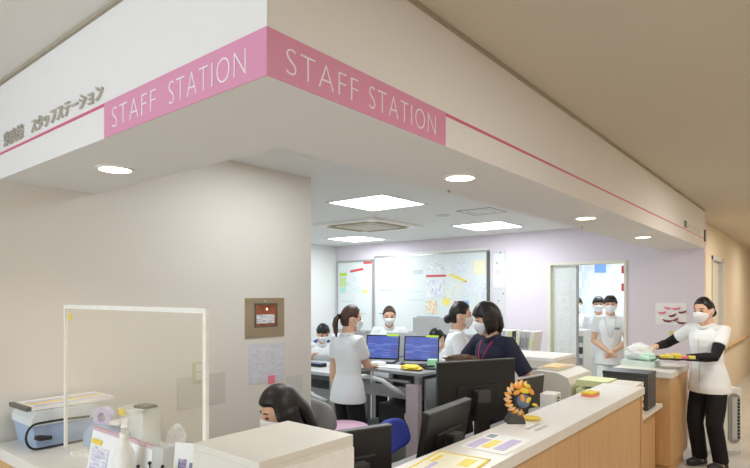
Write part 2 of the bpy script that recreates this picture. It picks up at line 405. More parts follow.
obj('indicator', lathe(NB(), [(0, 0.0), (0.006, 0), (0.006, 0.003), (0, 0.003)], c=(0.008, -0.005, 0.108), mtx=RY(math.pi/2)), M['green'], t)
obj('lamp', ell(NB(), (0.011, 0.01, 0.055), (0.004, 0.008, 0.008)), mat('lamp_small', (255, 240, 225), 0.4, emit=1.0), t)
t = thing('notice', 'white printed notice in a clear sleeve under the steel panel', 'notice', (XW, 2.41, 1.145))
obj('sheet', box(0.001, 0.003, -0.15, 0.15, -0.13, 0.13), stripes_mat('notice_print', (216, 216, 224), [(200, 202, 214), (208, 208, 218)], axis=2, freq=26, rows=0.55), t)
obj('sticky_tab', box(0.003, 0.0045, 0.005, 0.065, -0.145, -0.09), M['pinkn'], t)
tag(obj('notice', wl(NB(), 2.59, 2.73, 0.86, 1.03, 0.001, 0.003), mat('paper_off', (208, 206, 204), 0.7)), 'small plain sheet low on the cream wall right of the printed notice', 'notice')
t = thing('light_switch', 'cream double light switch on the wall behind the clear screen', 'light switch', (XW, 1.882, 1.138))
obj('switch_plate', box(0, 0.007, -0.036, 0.036, -0.062, 0.062), M['olive'], t, bevel=0.003)
for k in (-1, 1): obj('rocker', box(0.007, 0.011, -0.02, 0.02, k*0.026-0.02, k*0.026+0.02), M['beige'], t, bevel=0.0015)
tag(obj('notice', wl(NB(), 1.744, 2.074, 0.93, 1.119, 0.001, 0.003), mat('paper_dull', (206, 202, 194), 0.6, noise=0.02)), 'dull grey sheet on the wall partly behind the screen post', 'notice')

# whiteboards on the back wall
def board(x0, x1, z0, z1, lab, seed, edge=False):
    rnd = random.Random(seed)
    t = thing('whiteboard', lab, 'whiteboard', ((x0+x1)/2, YB, (z0+z1)/2)); w2 = (x1-x0)/2; h2 = (z1-z0)/2
    obj('board', box(-w2, w2, -0.02, 0, -h2, h2), mat('board_white', (224, 231, 231), 0.25, noise=0.01), t)
    bm = NB()
    for a in ((-w2-0.015, w2+0.015, h2-0.01, h2+0.02), (-w2-0.015, w2+0.015, -h2-0.02, -h2+0.01), (-w2-0.015, -w2+0.005, -h2, h2), (w2-0.005, w2+0.015, -h2, h2)):
        bx(bm, a[0], a[1], -0.03, 0, a[2], a[3])
    obj('frame', bm, M['alu'], t)
    obj('tray', box(-w2*0.8, w2*0.8, -0.09, -0.02, -h2-0.03, -h2-0.01), M['alu'], t)
    return t, w2, h2
def mark(t, x, z, w, h, m): return obj('marking', box(x, x+w, -0.0225, -0.02, z, z+h), m, t)
def sheet(x0, x1, z0, z1, m, lab, y=YB-0.0235, rot=0, mg=None):
    cx, cz = (x0+x1)/2, (z0+z1)/2
    o = obj('paper_sheet', box(x0-cx, x1-cx, -0.0015, 0, z0-cz, z1-cz), m); o.location = (cx, y, cz); o.rotation_euler = (0, rot, 0)
    return tag(o, lab, 'paper')
tb1, w2, h2 = board(-6.56, -5.78, 1.0, 2.17, 'smaller left whiteboard in the far corner of the station', 1)
ink = mat('ink_grey', (150, 160, 168), 0.6); inkt = mat('ink_teal', (120, 190, 180), 0.6); inkl = mat('ink_pale', (196, 204, 210), 0.6)
for a in ((-0.3, 0.2, 0.14, 0.012, ink), (-0.3, 0.1, 0.10, 0.012, inkt), (0.05, 0.0, 0.25, 0.01, inkl), (-0.32, -0.1, 0.3, 0.01, inkl), (0.05, -0.3, 0.2, 0.012, inkl)): mark(tb1, *a)
X1 = -6.17
sheet(X1-0.34, X1-0.18, 1.93, 1.98, M['lime'], 'lime strip at the upper left of the left whiteboard')
sheet(X1-0.34, X1-0.19, 1.74, 1.90, mat('paper_green', (196, 222, 160), 0.7), 'pale green sheet on the left whiteboard')
sheet(X1-0.34, X1-0.2, 1.64, 1.72, mat('paper_mint', (176, 224, 214), 0.7), 'mint slip on the left whiteboard')
sheet(X1-0.10, X1+0.20, 2.00, 2.04, M['red'], 'slanted red strip near the top of the left whiteboard', rot=-0.12)
sheet(X1+0.2, X1+0.375, 2.12, 2.165, M['red'], 'red strip at the top right corner of the left whiteboard')
sheet(X1+0.18, X1+0.30, 1.63, 1.69, mat('paper_peach', (240, 216, 150), 0.7), 'small peach note on the left whiteboard')
sheet(X1+0.02, X1+0.34, 1.30, 1.60, mat('paper_pale', (222, 230, 232), 0.7), 'pale sheet at the lower right of the left whiteboard')
tb2, w2, h2 = board(-5.72, -3.66, 1.02, 2.22, 'wide whiteboard in the middle of the back wall', 2)
obj('header_rail', box(-w2-0.02, w2+0.02, -0.045, 0, h2+0.02, h2+0.045), M['white'], tb2)
obj('side_strip', box(w2-0.01, w2+0.02, -0.05, 0, -h2, h2), M['dalu'], tb2)
for a in ((-0.95, 0.05, 0.25, 0.012, inkt), (-0.6, 0.03, 0.5, 0.008, inkl), (-0.95, -0.33, 0.35, 0.014, ink), (-0.58, -0.12, 0.009, 0.3, inkl), (-0.2, -0.36, 0.42, 0.014, ink), (-0.1, -0.45, 0.35, 0.01, inkl),
          (-0.28, 0.3, 0.2, 0.07, inkl), (0.05, -0.05, 0.3, 0.01, inkl), (-0.35, -0.1, 0.3, 0.01, inkl), (0.1, 0.35, 0.25, 0.01, inkl)): mark(tb2, *a)
X2 = -4.69
rnd = random.Random(5)
sheet(X2-0.02, X2+0.34, 1.875, 1.905, M['red'], 'red strip heading the right part of the wide whiteboard')
sheet(X2+0.39, X2+0.70, 1.83, 1.87, mat('strip_yellow', (240, 222, 110), 0.6), 'slanted yellow strip on the wide whiteboard', rot=0.35)
sheet(X2+0.80, X2+0.98, 1.90, 2.10, mat('paper_yellow_edge', (238, 234, 202), 0.7), 'sheet with yellow print at the upper right of the wide whiteboard')
sheet(X2+0.02, X2+0.28, 1.92, 2.10, stripes_mat('chart_print', (234, 238, 240), [(176, 178, 186), (200, 212, 218)], axis=2, freq=20, rows=0.75), 'printed chart above the red strip')
sheet(X2-0.02, X2+0.30, 1.57, 1.84, stripes_mat('chart_print2', (234, 236, 238), [(200, 190, 220), (196, 220, 224)], axis=0, freq=14, rows=0.7), 'ruled sheet below the red strip')
sheet(X2-0.02, X2+0.18, 1.32, 1.52, stripes_mat('photo_print', (234, 234, 220), [(226, 160, 130), (238, 206, 130), (206, 216, 190)], axis=0, freq=12, rows=0.6), 'colourful picture sheet at the left of the paper cluster')
sheet(X2+0.28, X2+0.40, 1.45, 1.55, M['ypaper'], 'small yellow note in the paper cluster')
sheet(X2+0.43, X2+0.56, 1.28, 1.52, stripes_mat('dots_print', (234, 232, 226), [(200, 90, 80), (90, 90, 100), (230, 200, 90)], axis=2, freq=16, rows=0.7), 'sheet of small coloured marks in the paper cluster')
sheet(X2+0.62, X2+0.72, 1.32, 1.52, mat('paper_blue', (150, 182, 228), 0.7), 'blue sheet behind the heads on the wide whiteboard')
sheet(X2+0.92, X2+1.0, 1.30, 1.80, stripes_mat('list_print', (232, 236, 240), [(196, 180, 214), (180, 190, 200)], axis=2, freq=24, rows=0.7), 'long list sheet at the right edge of the wide whiteboard')
sheet(X2-0.01, X2+0.16, 1.05, 1.24, stripes_mat('photo_print3', (234, 232, 216), [(230, 176, 140), (238, 214, 140)], axis=2, freq=10, rows=0.6), 'orange picture sheet low on the wide whiteboard')
sheet(X2+0.34, X2+0.60, 1.56, 1.80, stripes_mat('memo_print', (228, 234, 232), [(206, 220, 222), (238, 226, 170)], axis=2, freq=12, rows=0.7), 'pale memo sheet right of the ruled sheet on the wide whiteboard')
sheet(X2+0.46, X2+0.66, 1.90, 2.08, stripes_mat('memo_print2', (230, 234, 236), [(206, 212, 222)], axis=2, freq=14, rows=0.6), 'pale memo sheet above the slanted yellow strip')
sheet(X2+0.65, X2+0.86, 1.56, 1.80, stripes_mat('memo_print3', (226, 232, 234), [(212, 218, 226)], axis=2, freq=18, rows=0.6), 'pale sheet right of the memo sheet on the wide whiteboard')
sheet(X1-0.12, X1+0.12, 1.62, 1.92, stripes_mat('memo_print4', (224, 232, 232), [(204, 214, 216)], axis=2, freq=16, rows=0.65), 'pale printed sheet in the middle of the left whiteboard')
# hanging chart strips right of the board
t = thing('wall_chart', 'white chart strip with scattered dark spots hanging beside the whiteboard', 'wall chart', (-3.505, YB, 1.72))
obj('sheet', box(-0.105, 0.105, -0.006, 0, -0.72, 0.5), mat('chart_grey', (214, 212, 214), 0.7), t)
obj('front_sheet', box(-0.08, 0.09, -0.012, -0.006, -0.02, 0.46), mat('paper_front', (226, 228, 234), 0.7), t)
for k, (x, z) in enumerate([(0.03, 0.47), (-0.02, 0.33), (0.07, -0.10), (0.0, -0.2), (-0.05, -0.32), (0.05, -0.45), (0.02, -0.6), (-0.04, -0.52)]):
    obj('spot', lathe(NB(), [(0, 0), (0.014, 0), (0.014, 0.002), (0, 0.002)], c=(x, -0.014 if z > -0.05 else -0.008, z), n=10, mtx=RX(math.pi/2)), ink if k % 2 else M['grey'], t)
obj('pink_ring', lathe(NB(), [(0.03, 0), (0.04, 0), (0.04, 0.002), (0.03, 0.002)], c=(0, -0.0125, 0.2), mtx=RX(math.pi/2)), mat('ring_pink', (232, 200, 212), 0.6), t)
# decoration and notes on the lilac wall
t = thing('wall_decoration', 'white sheet with dark red curled leaf decoration on the lilac wall', 'wall decoration', (-1.32, YB, 1.38))
obj('sheet', box(-0.19, 0.13, -0.004, 0, -0.12, 0.13), M['paper'], t)
redl = mat('leaf_red', (132, 60, 56), 0.6)
for k, (x, z, a, s) in enumerate([(-0.12, 0.03, 0.1, 1), (-0.06, -0.06, -0.1, 1.2), (-0.01, 0.0, 0.5, 1), (0.03, 0.08, 0.2, 1), (0.09, 0.04, 0.3, 1), (0.08, -0.08, -0.1, 1.1), (-0.06, 0.08, -0.3, .8), (0.02, -0.05, 0.6, .8)]):
    pts = [(x+s*0.045*math.cos(q)*math.cos(a), -0.012, z+s*0.02*math.sin(q)+s*0.03*math.cos(q)*math.sin(a)) for q in (-3.0, -2.2, -1.2, -0.3)]
    obj('leaf', tube(NB(), pts, [0.004, 0.011, 0.012, 0.004], n=8), redl if k % 3 else M['pinkn'], t, smooth=True)
t = thing('notice', 'yellowish striped notice under the leaf decoration', 'notice', (-1.31, YB, 1.125))
obj('sheet', box(-0.055, 0.055, -0.003, 0, -0.065, 0.065), stripes_mat('yellow_lines', (226, 220, 180), [(206, 190, 110), (214, 200, 140)], axis=0, freq=14, rows=0.4), t)

# storeroom: shelving full of papers, notices and a dark drawer stack
tag(obj('notice_board', box(-3.3, -1.75, 9.56, 9.595, 1.15, 2.15), stripes_mat('board_papers', (220, 228, 232), [(208, 216, 226), (228, 232, 234), (214, 216, 222)], axis=0, freq=16, rows=0.5)), 'board covered in papers on the far wall of the storeroom', 'notice board')
tag(obj('poster', box(-2.98, -2.80, 9.545, 9.555, 1.98, 2.12), mat('poster_blue', (120, 160, 214), 0.6)), 'small blue poster high on the storeroom wall', 'poster')
for z, lab in ((1.93, 'upper red tag beside the storeroom doorway'), (1.70, 'lower red tag beside the storeroom doorway')):
    tag(obj('tag_label', box(-1.9, -1.86, 9.0, 9.01, z-0.06, z+0.06) if False else box(-2.02, -1.985, 7.55, 7.56, z-0.05, z+0.05), M['red']), lab, 'tag')
t = thing('storage_cabinet', 'white cabinet with dark open drawers inside the storeroom', 'cabinet', (-2.64, 7.72, 0))
obj('body', box(-0.14, 0.14, -0.15, 0.15, 0, 1.12), M['white'], t)
for k in range(7): obj('drawer', box(-0.12, 0.12, -0.16, -0.15, 0.05+k*0.15, 0.14+k*0.15), M['dgrey'] if k % 2 else M['grey'], t)
t = thing('storage_cabinet', 'tall white cabinet at the right side of the storeroom', 'cabinet', (-1.62, 8.6, 0))
obj('body', box(-0.25, 0.25, -0.3, 0.3, 0, 1.9), M['white'], t)
for k in range(3): 
    dr = obj('door', box(-0.262, -0.25, -0.28+k*0.19, -0.11+k*0.19, 0.05, 1.85), M['lgrey'], t)
    obj('handle', box(-0.275, -0.262, -0.13+k*0.19, -0.12+k*0.19, 0.9, 1.05), M['alu'], dr)

# ================================================================ COUNTERS
ZT = 0.93
t = thing('counter', 'reception counter with maple veneer front and white top along the corridor', 'counter', (0, 0, 0))
bm = NB(); prism(bm, [(-2.895, YF-0.02), (-1.0, YF-0.02), (-1.0, 4.335), (-1.288, 4.335), (-1.288, 1.33), (-2.895, 1.33)], 2, ZT-0.05, ZT)
obj('worktop', bm, M['top'], t, bevel=0.004)
bm = NB(); bx(bm, -1.26, -1.02, 0.87, 4.30, 0.1, ZT-0.05)
obj('front_panel', bm, M['wood'], t)
obj('end_panel', box(-1.28, -1.012, 4.30, 4.33, 0, ZT-0.05), M['wood'], t)
obj('front_panel', box(-2.895, -1.012, YF-0.008, YF+0.02, 0.1, ZT-0.05), M['wood'], t)
obj('plinth', box(-2.895, -1.06, YF+0.03, YF+0.06, 0, 0.1), M['dgrey'], t)
obj('plinth', box(-1.2, -1.06, 0.9, 4.3, 0, 0.1), M['dgrey'], t)
for y in (1.9, 3.0): obj('panel_joint', box(-1.02, -1.019, y, y+0.003, 0.1, ZT-0.05), M['gap'], t)
t = thing('counter', 'low recessed maple counter section between the two high counters', 'counter', (0, 0, 0))
obj('worktop', box(-1.565, -1.07, 4.345, 5.262, 0.63, 0.66), M['top'], t, bevel=0.004)
obj('front_panel', box(-1.16, -1.13, 4.345, 5.262, 0, 0.63), M['wood'], t)
t = thing('counter', 'far maple counter section with white top beside the standing nurse', 'counter', (0, 0, 0))
obj('worktop', box(-1.5, -1.0, 5.27, 6.07, ZT-0.05, ZT), M['top'], t, bevel=0.004)
obj('body', box(-1.48, -1.012, 5.285, 6.055, 0.12, ZT-0.05), M['wood'], t)
obj('plinth', box(-1.45, -1.04, 5.34, 6.0, 0, 0.12), M['wood'], t)
# inner desk below the counter
t = thing('desk', 'low grey desk running inside along the reception counter', 'desk', (0, 0, 0))
obj('desktop', box(-1.78, -1.30, 1.45, 4.25, 0.67, 0.70), M['grey'], t, bevel=0.004)
for y in (1.5, 2.9, 4.18): obj('leg', box(-1.74, -1.34, y, y+0.04, 0, 0.67), M['tub'], t)

# clear screen on the left counter
t = thing('clear_screen', 'clear acrylic droplet screen with white frame on the left counter', 'screen', (-2.02, 1.0, ZT))
hw = 0.530; hh = 0.612
for x, w_ in ((-hw, 0.012), (hw-0.017, 0.017)): obj('post', box(x, x+w_, -0.006, 0.006, 0.012, hh), M['frost'], t)
obj('top_rail', box(-hw, hw, -0.0065, 0.0065, hh, hh+0.016), M['frost'], t)
for x in (-hw+0.1, hw-0.25): obj('foot', box(x, x+0.025, -0.02, 0.04, 0, 0.012), M['frost'], t)
ac = mat('acrylic_clear', (222, 210, 176), 0.03, alpha=0.12, noise=0, spec=0.5)
obj('pane', box(-hw+0.012, hw-0.017, -0.002, 0.002, 0.012, hh), ac, t)
obj('label_tag', box(-hw+0.045, -hw+0.07, -0.004, -0.002, hh-0.05, hh-0.02), M['yellow'], t)

# beige printer on the counter corner
t = thing('printer', 'large cream box shaped printer on the counter corner in front', 'printer', (-1.325, 1.135, ZT))
obj('body', box(-0.155, 0.155, -0.19, 0.19, 0.008, 0.20), M['beige'], t, bevel=0.004, seg=2)
obj('lid', box(-0.155, 0.155, -0.19, 0.19, 0.2005, 0.221), M['beige'], t, bevel=0.007, seg=3)
obj('side_cover', box(0.155, 0.168, -0.12, 0.18, 0.02, 0.185), M['white'], t, bevel=0.004)
for x in (-0.12, 0.12):
    for y in (-0.15, 0.15): obj('foot', lathe(NB(), [(0, 0), (0.012, 0), (0.012, 0.009), (0, 0.009)], c=(x, y, 0), n=12), M['dgrey'], t)

# items on the left counter
t = thing('storage_bin', 'translucent light blue lidded plastic bin on the left counter', 'bin', (-2.76, 1.04, ZT), math.pi/2)
bm = NB(); prism(bm, [(-0.115, 0), (0.125, 0), (0.145, 0.10), (-0.135, 0.10)], 1, -0.115, 0.115); obj('tub', bm, M['ltblue'], t, bevel=0.012)
bm = NB(); prism(bm, [(-0.14, 0.10), (0.15, 0.10), (0.14, 0.15), (0.12, 0.162), (-0.12, 0.162), (-0.14, 0.13)], 1, -0.12, 0.12); obj('lid', bm, mat('bin_lid', (226, 230, 232), 0.4, alpha=0.9), t, bevel=0.008)
t = thing('pamphlet_tray', 'slim white board with purple and yellow stripes lying tilted on the bin', 'board', (-2.765, 1.075, ZT+0.171), 0)
t.rotation_euler = (0.0, 0.0, math.pi/2+0.02)
obj('board', box(-0.17, 0.19, -0.10, 0.10, -0.006, 0.010), M['white'], t, bevel=0.004)
for k, (c, q) in enumerate(((M['lilacn'], -0.03), (M['yellow'], 0.03), (M['lilacn'], 0.075))):
    obj('stripe', box(-0.15, 0.17, q-0.06, q-0.035, 0.010, 0.0115), c, t)
obj('clip', box(-0.19, -0.17, -0.10, 0.10, -0.006, 0.012), M['dalu'], t, bevel=0.004)
t = thing('cable', 'black looped cable hanging on the front of the light blue bin', 'cable', (0, 0, 0))
pts = []
for i in range(30):
    q = i/29
    if q < 0.45: a = math.radians(90+q/0.45*170); pts.append((-2.615, 0.915+0.045*math.cos(a), ZT+0.062+0.055*math.sin(a)))
    else: u = (q-0.45)/0.55; pts.append((-2.61, 0.91+0.20*u, ZT+0.008))
obj('loop', tube(NB(), [(-2.615, 1.13, ZT+0.112), (-2.615, 1.0, ZT+0.118)]+pts, 0.005, n=8), M['black'], t, smooth=True)
obj('plug', tube(NB(), [(-2.61, 0.90, ZT+0.06), (-2.605, 0.92, ZT+0.055), (-2.60, 0.965, ZT+0.05)], [0.008, 0.013, 0.009], n=10), M['black'], t, smooth=True)
t = thing('tape_dispenser', 'light blue tape dispenser with a lilac roll behind the desk calendar', 'tape dispenser', (-2.46, 1.13, ZT), 0.4)
bm = NB(); prism(bm, [(-0.09, 0), (0.10, 0), (0.10, 0.06), (0.03, 0.10), (-0.05, 0.10), (-0.09, 0.05)], 1, -0.03, 0.03); obj('body', bm, M['ltblue'], t, bevel=0.006)
obj('tape_roll', lathe(NB(), [(0.022, -0.016), (0.045, -0.016), (0.045, 0.016), (0.022, 0.016), (0.022, -0.016)], c=(-0.005, -0.0, 0.13), mtx=RX(math.pi/2)), M['lilacn'], t, smooth=False)
obj('arm', box(0.02, 0.08, -0.015, 0.015, 0.10, 0.12), M['white'], t, bevel=0.006)
t = thing('file_box', 'clear upright file box with yellow label behind the spray bottle', 'file box', (-2.37, 1.24, ZT), 0.2)
cl = mat('clear_plastic', (226, 230, 228), 0.15, alpha=0.35, noise=0)
obj('box', box(-0.08, 0.08, -0.05, 0.05, 0, 0.17), cl, t)
obj('label', box(-0.075, -0.03, -0.052, -0.05, 0.135, 0.165), M['yellow'], t)
obj('sheets', box(-0.07, 0.07, -0.035, 0.035, 0.004, 0.15), M['paper'], t)
obj('handle', box(0.0, 0.08, -0.03, 0.03, 0.17, 0.182), M['dalu'], t, bevel=0.003)
t = thing('desk_calendar', 'white ring bound desk calendar in front of the screen', 'calendar', (-1.92, 0.942, ZT), 0.0)
bm = NB(); prism(bm, [(-0.03, 0), (0.03, 0), (0.004, 0.168), (-0.004, 0.168)], 0, -0.218, 0.218); obj('stand', bm, M['paper'], t)
sl = RX(-math.atan2(0.026, 0.168))
obj('page', box(-0.2, -0.07, -0.0018, 0, 0.02, 0.11, mtx=T(0, -0.0305, 0) @ sl), stripes_mat('page_print', (232, 230, 240), [(196, 190, 214), (214, 214, 226)], axis=2, freq=12, rows=0.4), t)
obj('page_mark', box(-0.205, -0.13, -0.003, -0.0016, 0.118, 0.135, mtx=T(0, -0.0305, 0) @ sl), M['yellow'], t)
bm = NB()
for k in range(29): lathe(bm, [(0.006, -0.0015), (0.009, -0.0015), (0.009, 0.0015), (0.006, 0.0015), (0.006, -0.0015)], c=(-0.21+k*0.015, 0, 0.168), n=10, mtx=RY(math.pi/2))
obj('ring_binding', bm, mat('ring_rose', (226, 190, 204), 0.4), t)
t = thing('spray_bottle', 'white sanitizer pump bottle in front of the desk calendar', 'bottle', (-1.765, 0.872, ZT), -0.5)
obj('bottle', lathe(NB(), [(0, 0), (0.034, 0), (0.037, 0.01), (0.037, 0.13), (0.032, 0.155), (0.020, 0.18), (0.013, 0.197), (0.012, 0.203), (0, 0.203)]), M['white'], t, smooth=True)
obj('collar', lathe(NB(), [(0, 0.203), (0.014, 0.203), (0.014, 0.222), (0, 0.222)]), M['frost'], t)
bm = NB(); prism(bm, [(-0.018, 0.222), (0.014, 0.222), (0.036, 0.246), (0.024, 0.250), (0.004, 0.242), (-0.012, 0.262), (-0.028, 0.262), (-0.026, 0.240)], 1, -0.009, 0.009)
obj('pump_head', bm, M['white'], t, bevel=0.003)
t = thing('small_bag', 'clear crumpled plastic bag on the counter behind the card stand', 'bag', (-2.03, 1.22, ZT))
bm = NB(); bmesh.ops.create_icosphere(bm, subdivisions=3, radius=1)
r = random.Random(3)
for v in bm.verts: v.co = Vector((v.co.x*0.05, v.co.y*0.035, 0.075+v.co.z*0.075))*(1+0.0) + Vector((r.uniform(-.006, .006), r.uniform(-.006, .006), 0)); v.co.z = max(0.001, v.co.z); v.co.x *= 1-0.5*max(0, v.co.z-0.08)/0.08
obj('film', bm, mat('plastic_film', (232, 236, 240), 0.2, alpha=0.4, noise=0.1), t)
t = thing('card_stand', 'white picture card leaning in a clear stand beside the cream printer', 'card', (-1.555, 0.955, ZT), 0.45)
tl = RX(-0.15)
obj('card', box(-0.045, 0.045, -0.0015, 0.0015, 0.008, 0.20, mtx=tl), M['paper'], t)
obj('picture', box(-0.028, 0.0, -0.003, -0.0015, 0.07, 0.15, mtx=tl), stripes_mat('card_picture', (120, 140, 190), [(220, 120, 110), (180, 190, 220), (60, 70, 100)], axis=2, freq=10), t)
obj('picture', box(0.012, 0.022, -0.003, -0.0015, 0.07, 0.14, mtx=tl), mat('picture_grey', (130, 134, 160), 0.6), t)
obj('stand', box(-0.05, 0.05, -0.025, 0.035, 0, 0.008), cl, t)
t = thing('glass_stand', 'small empty clear acrylic holder between bottle and card', 'holder', (-1.655, 0.955, ZT), 0.1)
bm = NB()
for a in ((-0.03, 0.03, -0.03, -0.027), (-0.03, 0.03, 0.027, 0.03), (-0.03, -0.027, -0.03, 0.03), (0.027, 0.03, -0.03, 0.03)): bx(bm, *a, 0.004, 0.18)
bx(bm, -0.03, 0.03, -0.03, 0.03, 0, 0.004); obj('holder', bm, cl, t)
t = thing('stand', 'small black and gold post stand near the front edge of the left counter', 'stand', (-1.60, 0.872, ZT), 0.1)
obj('base', box(-0.035, 0.035, -0.022, 0.022, 0, 0.01), M['blackg'], t, bevel=0.003)
obj('gold_plate', box(-0.03, 0.03, -0.004, 0.004, 0.01, 0.132), M['yellow'], t)
for x in (-0.038, 0.038):
    for y in (-0.02, 0.02): obj('post', tube(NB(), [(x*0.85, y, 0.008), (x*0.85, y, 0.14)], 0.0025, n=8), M['black'], t); obj('knob', ell(NB(), (x*0.85, y, 0.143), (0.006,)*3, 10, 6), M['black'], t)

# items on the right counter ledge
t = thing('pamphlet', 'yellow framed picture sheet at the near end of the counter top', 'pamphlet', (-1.14, 1.84, ZT), 0.12)
obj('sheet', box(-0.10, 0.11, -0.16, 0.16, 0.0005, 0.003), mat('sheet_pale', (240, 234, 206), 0.35), t)
bm = NB()
for a in ((-0.11, 0.12, -0.17, -0.16), (-0.11, 0.12, 0.16, 0.17), (-0.11, -0.10, -0.17, 0.17), (0.11, 0.12, -0.17, 0.17)): bx(bm, *a, 0.0005, 0.004)
obj('border', bm, M['yellow'], t)
for (x, y, w_, h_, m_) in ((-0.06, -0.1, 0.02, 0.12, M['lilacn']), (-0.08, 0.02, 0.015, 0.1, M['yellow']), (0.02, -0.12, 0.05, 0.1, M['paper']), (0.03, 0.03, 0.05, 0.1, M['ypaper'])):
    obj('print', box(x, x+w_, y, y+h_, 0.003, 0.0037), m_, t)
t = thing('pamphlet', 'white pamphlet with purple and yellow blocks in the middle of the counter top', 'pamphlet', (-1.14, 2.27, ZT), 0.02)
obj('sheet', box(-0.105, 0.11, -0.15, 0.15, 0.0005, 0.002), M['paper'], t)
for (x, y, w_, h_, m_) in ((-0.09, -0.13, 0.05, 0.17, M['lilacn']), (-0.03, -0.10, 0.04, 0.14, M['ypaper']), (0.03, -0.10, 0.05, 0.2, M['lilacn']), (-0.09, 0.07, 0.04, 0.06, ink)):
    obj('print', box(x, x+w_, y, y+h_, 0.002, 0.0027), m_, t)
t = thing('counter_label', 'small rows of grey lettering stuck on the counter top beside the ornament', 'label', (-1.10, 2.66, ZT))
for k in range(2): obj('letter_row', box(-0.05+k*0.045, -0.03+k*0.045, -0.06, 0.09, 0.0004, 0.0016), stripes_mat('tiny_letters', (226, 222, 214), [(110, 110, 104), (140, 140, 130)], axis=1, freq=40, rows=0.45), t)
t = thing('sticky_notes', 'small block of orange, pink and yellow sticky notes on the counter', 'sticky notes', (-1.20, 3.74, ZT), -0.1)
for k, (c, s) in enumerate(((M['pinkn'], 0), (M['orange'], 0.002), (M['yellow'], 0.001))): obj('pad', box(-0.033+s, 0.04+s, -0.06, 0.06, k*0.009, k*0.009+0.008), c, t)
# ornament
t = thing('ornament', 'yellow and cream floral wreath ornament standing on the counter', 'ornament', (-1.245, 2.72, ZT), 0.7)
bm = NB(); prism(bm, [(-0.065, 0), (0.03, 0), (0.02, 0.035), (-0.035, 0.045)], 1, -0.05, 0.05); obj('base', bm, M['dgrey'], t, bevel=0.004)
obj('base_face', box(0.026, 0.031, -0.036, 0.036, 0.003, 0.03), M['cream'], t)
for k in range(22):
    a = math.radians(75+k*9.5) ; cx, cz = 0.02+0.072*math.cos(a), 0.125+0.078*math.sin(a)
    rr = Matrix.Rotation(-a, 3, 'Y')
    obj('petal', ell(NB(), (cx, 0, cz), ((0.024 if k % 2 else 0.018), 0.010, 0.007), 8, 6, mtx=Matrix.Rotation(-a+0.25*(-1)**k, 3, 'Y')), [M['cream'], M['orange'], M['cream'], mat('petal_peach', (238, 184, 130), 0.7)][k % 4], t, smooth=True)
obj('ball', ell(NB(), (0.03, 0, 0.11), (0.036, 0.03, 0.036)), M['bluegrey'], t, smooth=True)
for (x, z, a, s) in ((0.03, 0.17, 0.2, 1.3), (-0.01, 0.16, -0.5, 1), (0.065, 0.165, 0.9, 1), (0.02, 0.13, 1.4, 1), (0.05, 0.12, 2.2, .9), (0.0, 0.19, 0.0, 1), (0.085, 0.095, 0.3, .7), (0.045, 0.195, 0.4, .9)):
    obj('flower', ell(NB(), (x, -0.025, z), (0.022*s, 0.008, 0.012*s), 10, 6, mtx=Matrix.Rotation(a, 3, 'Y')), M['yellow'] if s != 1 else M['orange'], t, smooth=True)
obj('stem', tube(NB(), [(0.0, 0, 0.03), (0.0, 0, 0.06), (0.02, 0, 0.085)], 0.006, n=8), M['dgrey'], t)
t = thing('coaster', 'small yellow round dish beside the ornament', 'dish', (-1.215, 2.83, ZT))
obj('dish', lathe(NB(), [(0, 0), (0.045, 0), (0.052, 0.010), (0.046, 0.010), (0.04, 0.005), (0, 0.005)]), M['yellow'], t, smooth=True)

# ================================================================ MONITORS on the inner desk
def monitor(p0, p1, ztop, hgt, lab, front=None, zb=0.70, lean=0.0, brand=False, grp=None):
    """p0,p1: plan positions of the left and right edges as seen from the counter side (the back of the monitor faces right of p0->p1)"""
    p0 = Vector((*p0, 0)); p1 = Vector((*p1, 0)); c = (p0+p1)/2; wv = (p1-p0); w_ = wv.length; rz = math.atan2(wv.y, wv.x)
    t = thing('monitor', lab, 'monitor', (c.x, c.y, zb), rz)
    ct = ztop-zb; zc = ct-hgt/2; m = T(0, 0, zc) @ RX(lean)
    obj('case', box(-w_/2, w_/2, -0.022, 0.012, -hgt/2, hgt/2, mtx=m), M['black'], t, bevel=0.006)
    obj('back_hump', box(-w_*0.28, w_*0.28, -0.034, -0.02, -hgt*0.3, hgt*0.1, mtx=m), M['black'], t, bevel=0.012)
    obj('screen', box(-w_/2+0.015, w_/2-0.015, 0.012, 0.014, -hgt/2+0.02, hgt/2-0.015, mtx=m), M['blackg'], t)
    obj('bezel_edge', box(-w_/2, w_/2, -0.023, 0.013, hgt/2-0.006, hgt/2+0.001, mtx=m), M['dgrey'], t)
    obj('neck', box(-0.045, 0.045, -0.075, -0.04, 0.012, zc+0.0), M['black'], t, bevel=0.008)
    obj('hinge', box(-0.042, 0.042, -0.085, -0.03, zc-0.06, zc+0.01), M['dgrey'], t, bevel=0.01)
    obj('stand_base', box(-0.12, 0.12, -0.10, 0.09, 0, 0.014), M['black'], t, bevel=0.005)
    return t
monitor((-1.724, 2.684), (-1.484, 3.177), 1.21, 0.36, 'large black monitor seen from behind in front of the woman in navy')
monitor((-1.385, 2.02), (-1.42, 2.46), 1.08, 0.28, 'black monitor leaning back between the large monitor and the counter ledge', lean=0.18)
monitor((-1.56, 1.50), (-1.435, 1.86), 1.05, 0.27, 'black monitor right behind the cream printer')
t = thing('document_holder', 'dark grey flat screen standing behind the ornament', 'display', (-1.62, 3.66, 0.70), 1.42)
obj('panel', box(-0.19, 0.19, -0.008, 0.008, 0.10, 0.33, mtx=RX(0.1)), M['dgrey'], t, bevel=0.003)
obj('rim', box(-0.19, 0.19, -0.009, 0.009, 0.325, 0.333, mtx=RX(0.1)), M['lgrey'], t)
obj('neck', box(-0.03, 0.03, -0.01, 0.03, 0.01, 0.16), M['dgrey'], t)
obj('base', box(-0.1, 0.1, -0.07, 0.09, 0, 0.012), M['dgrey'], t)
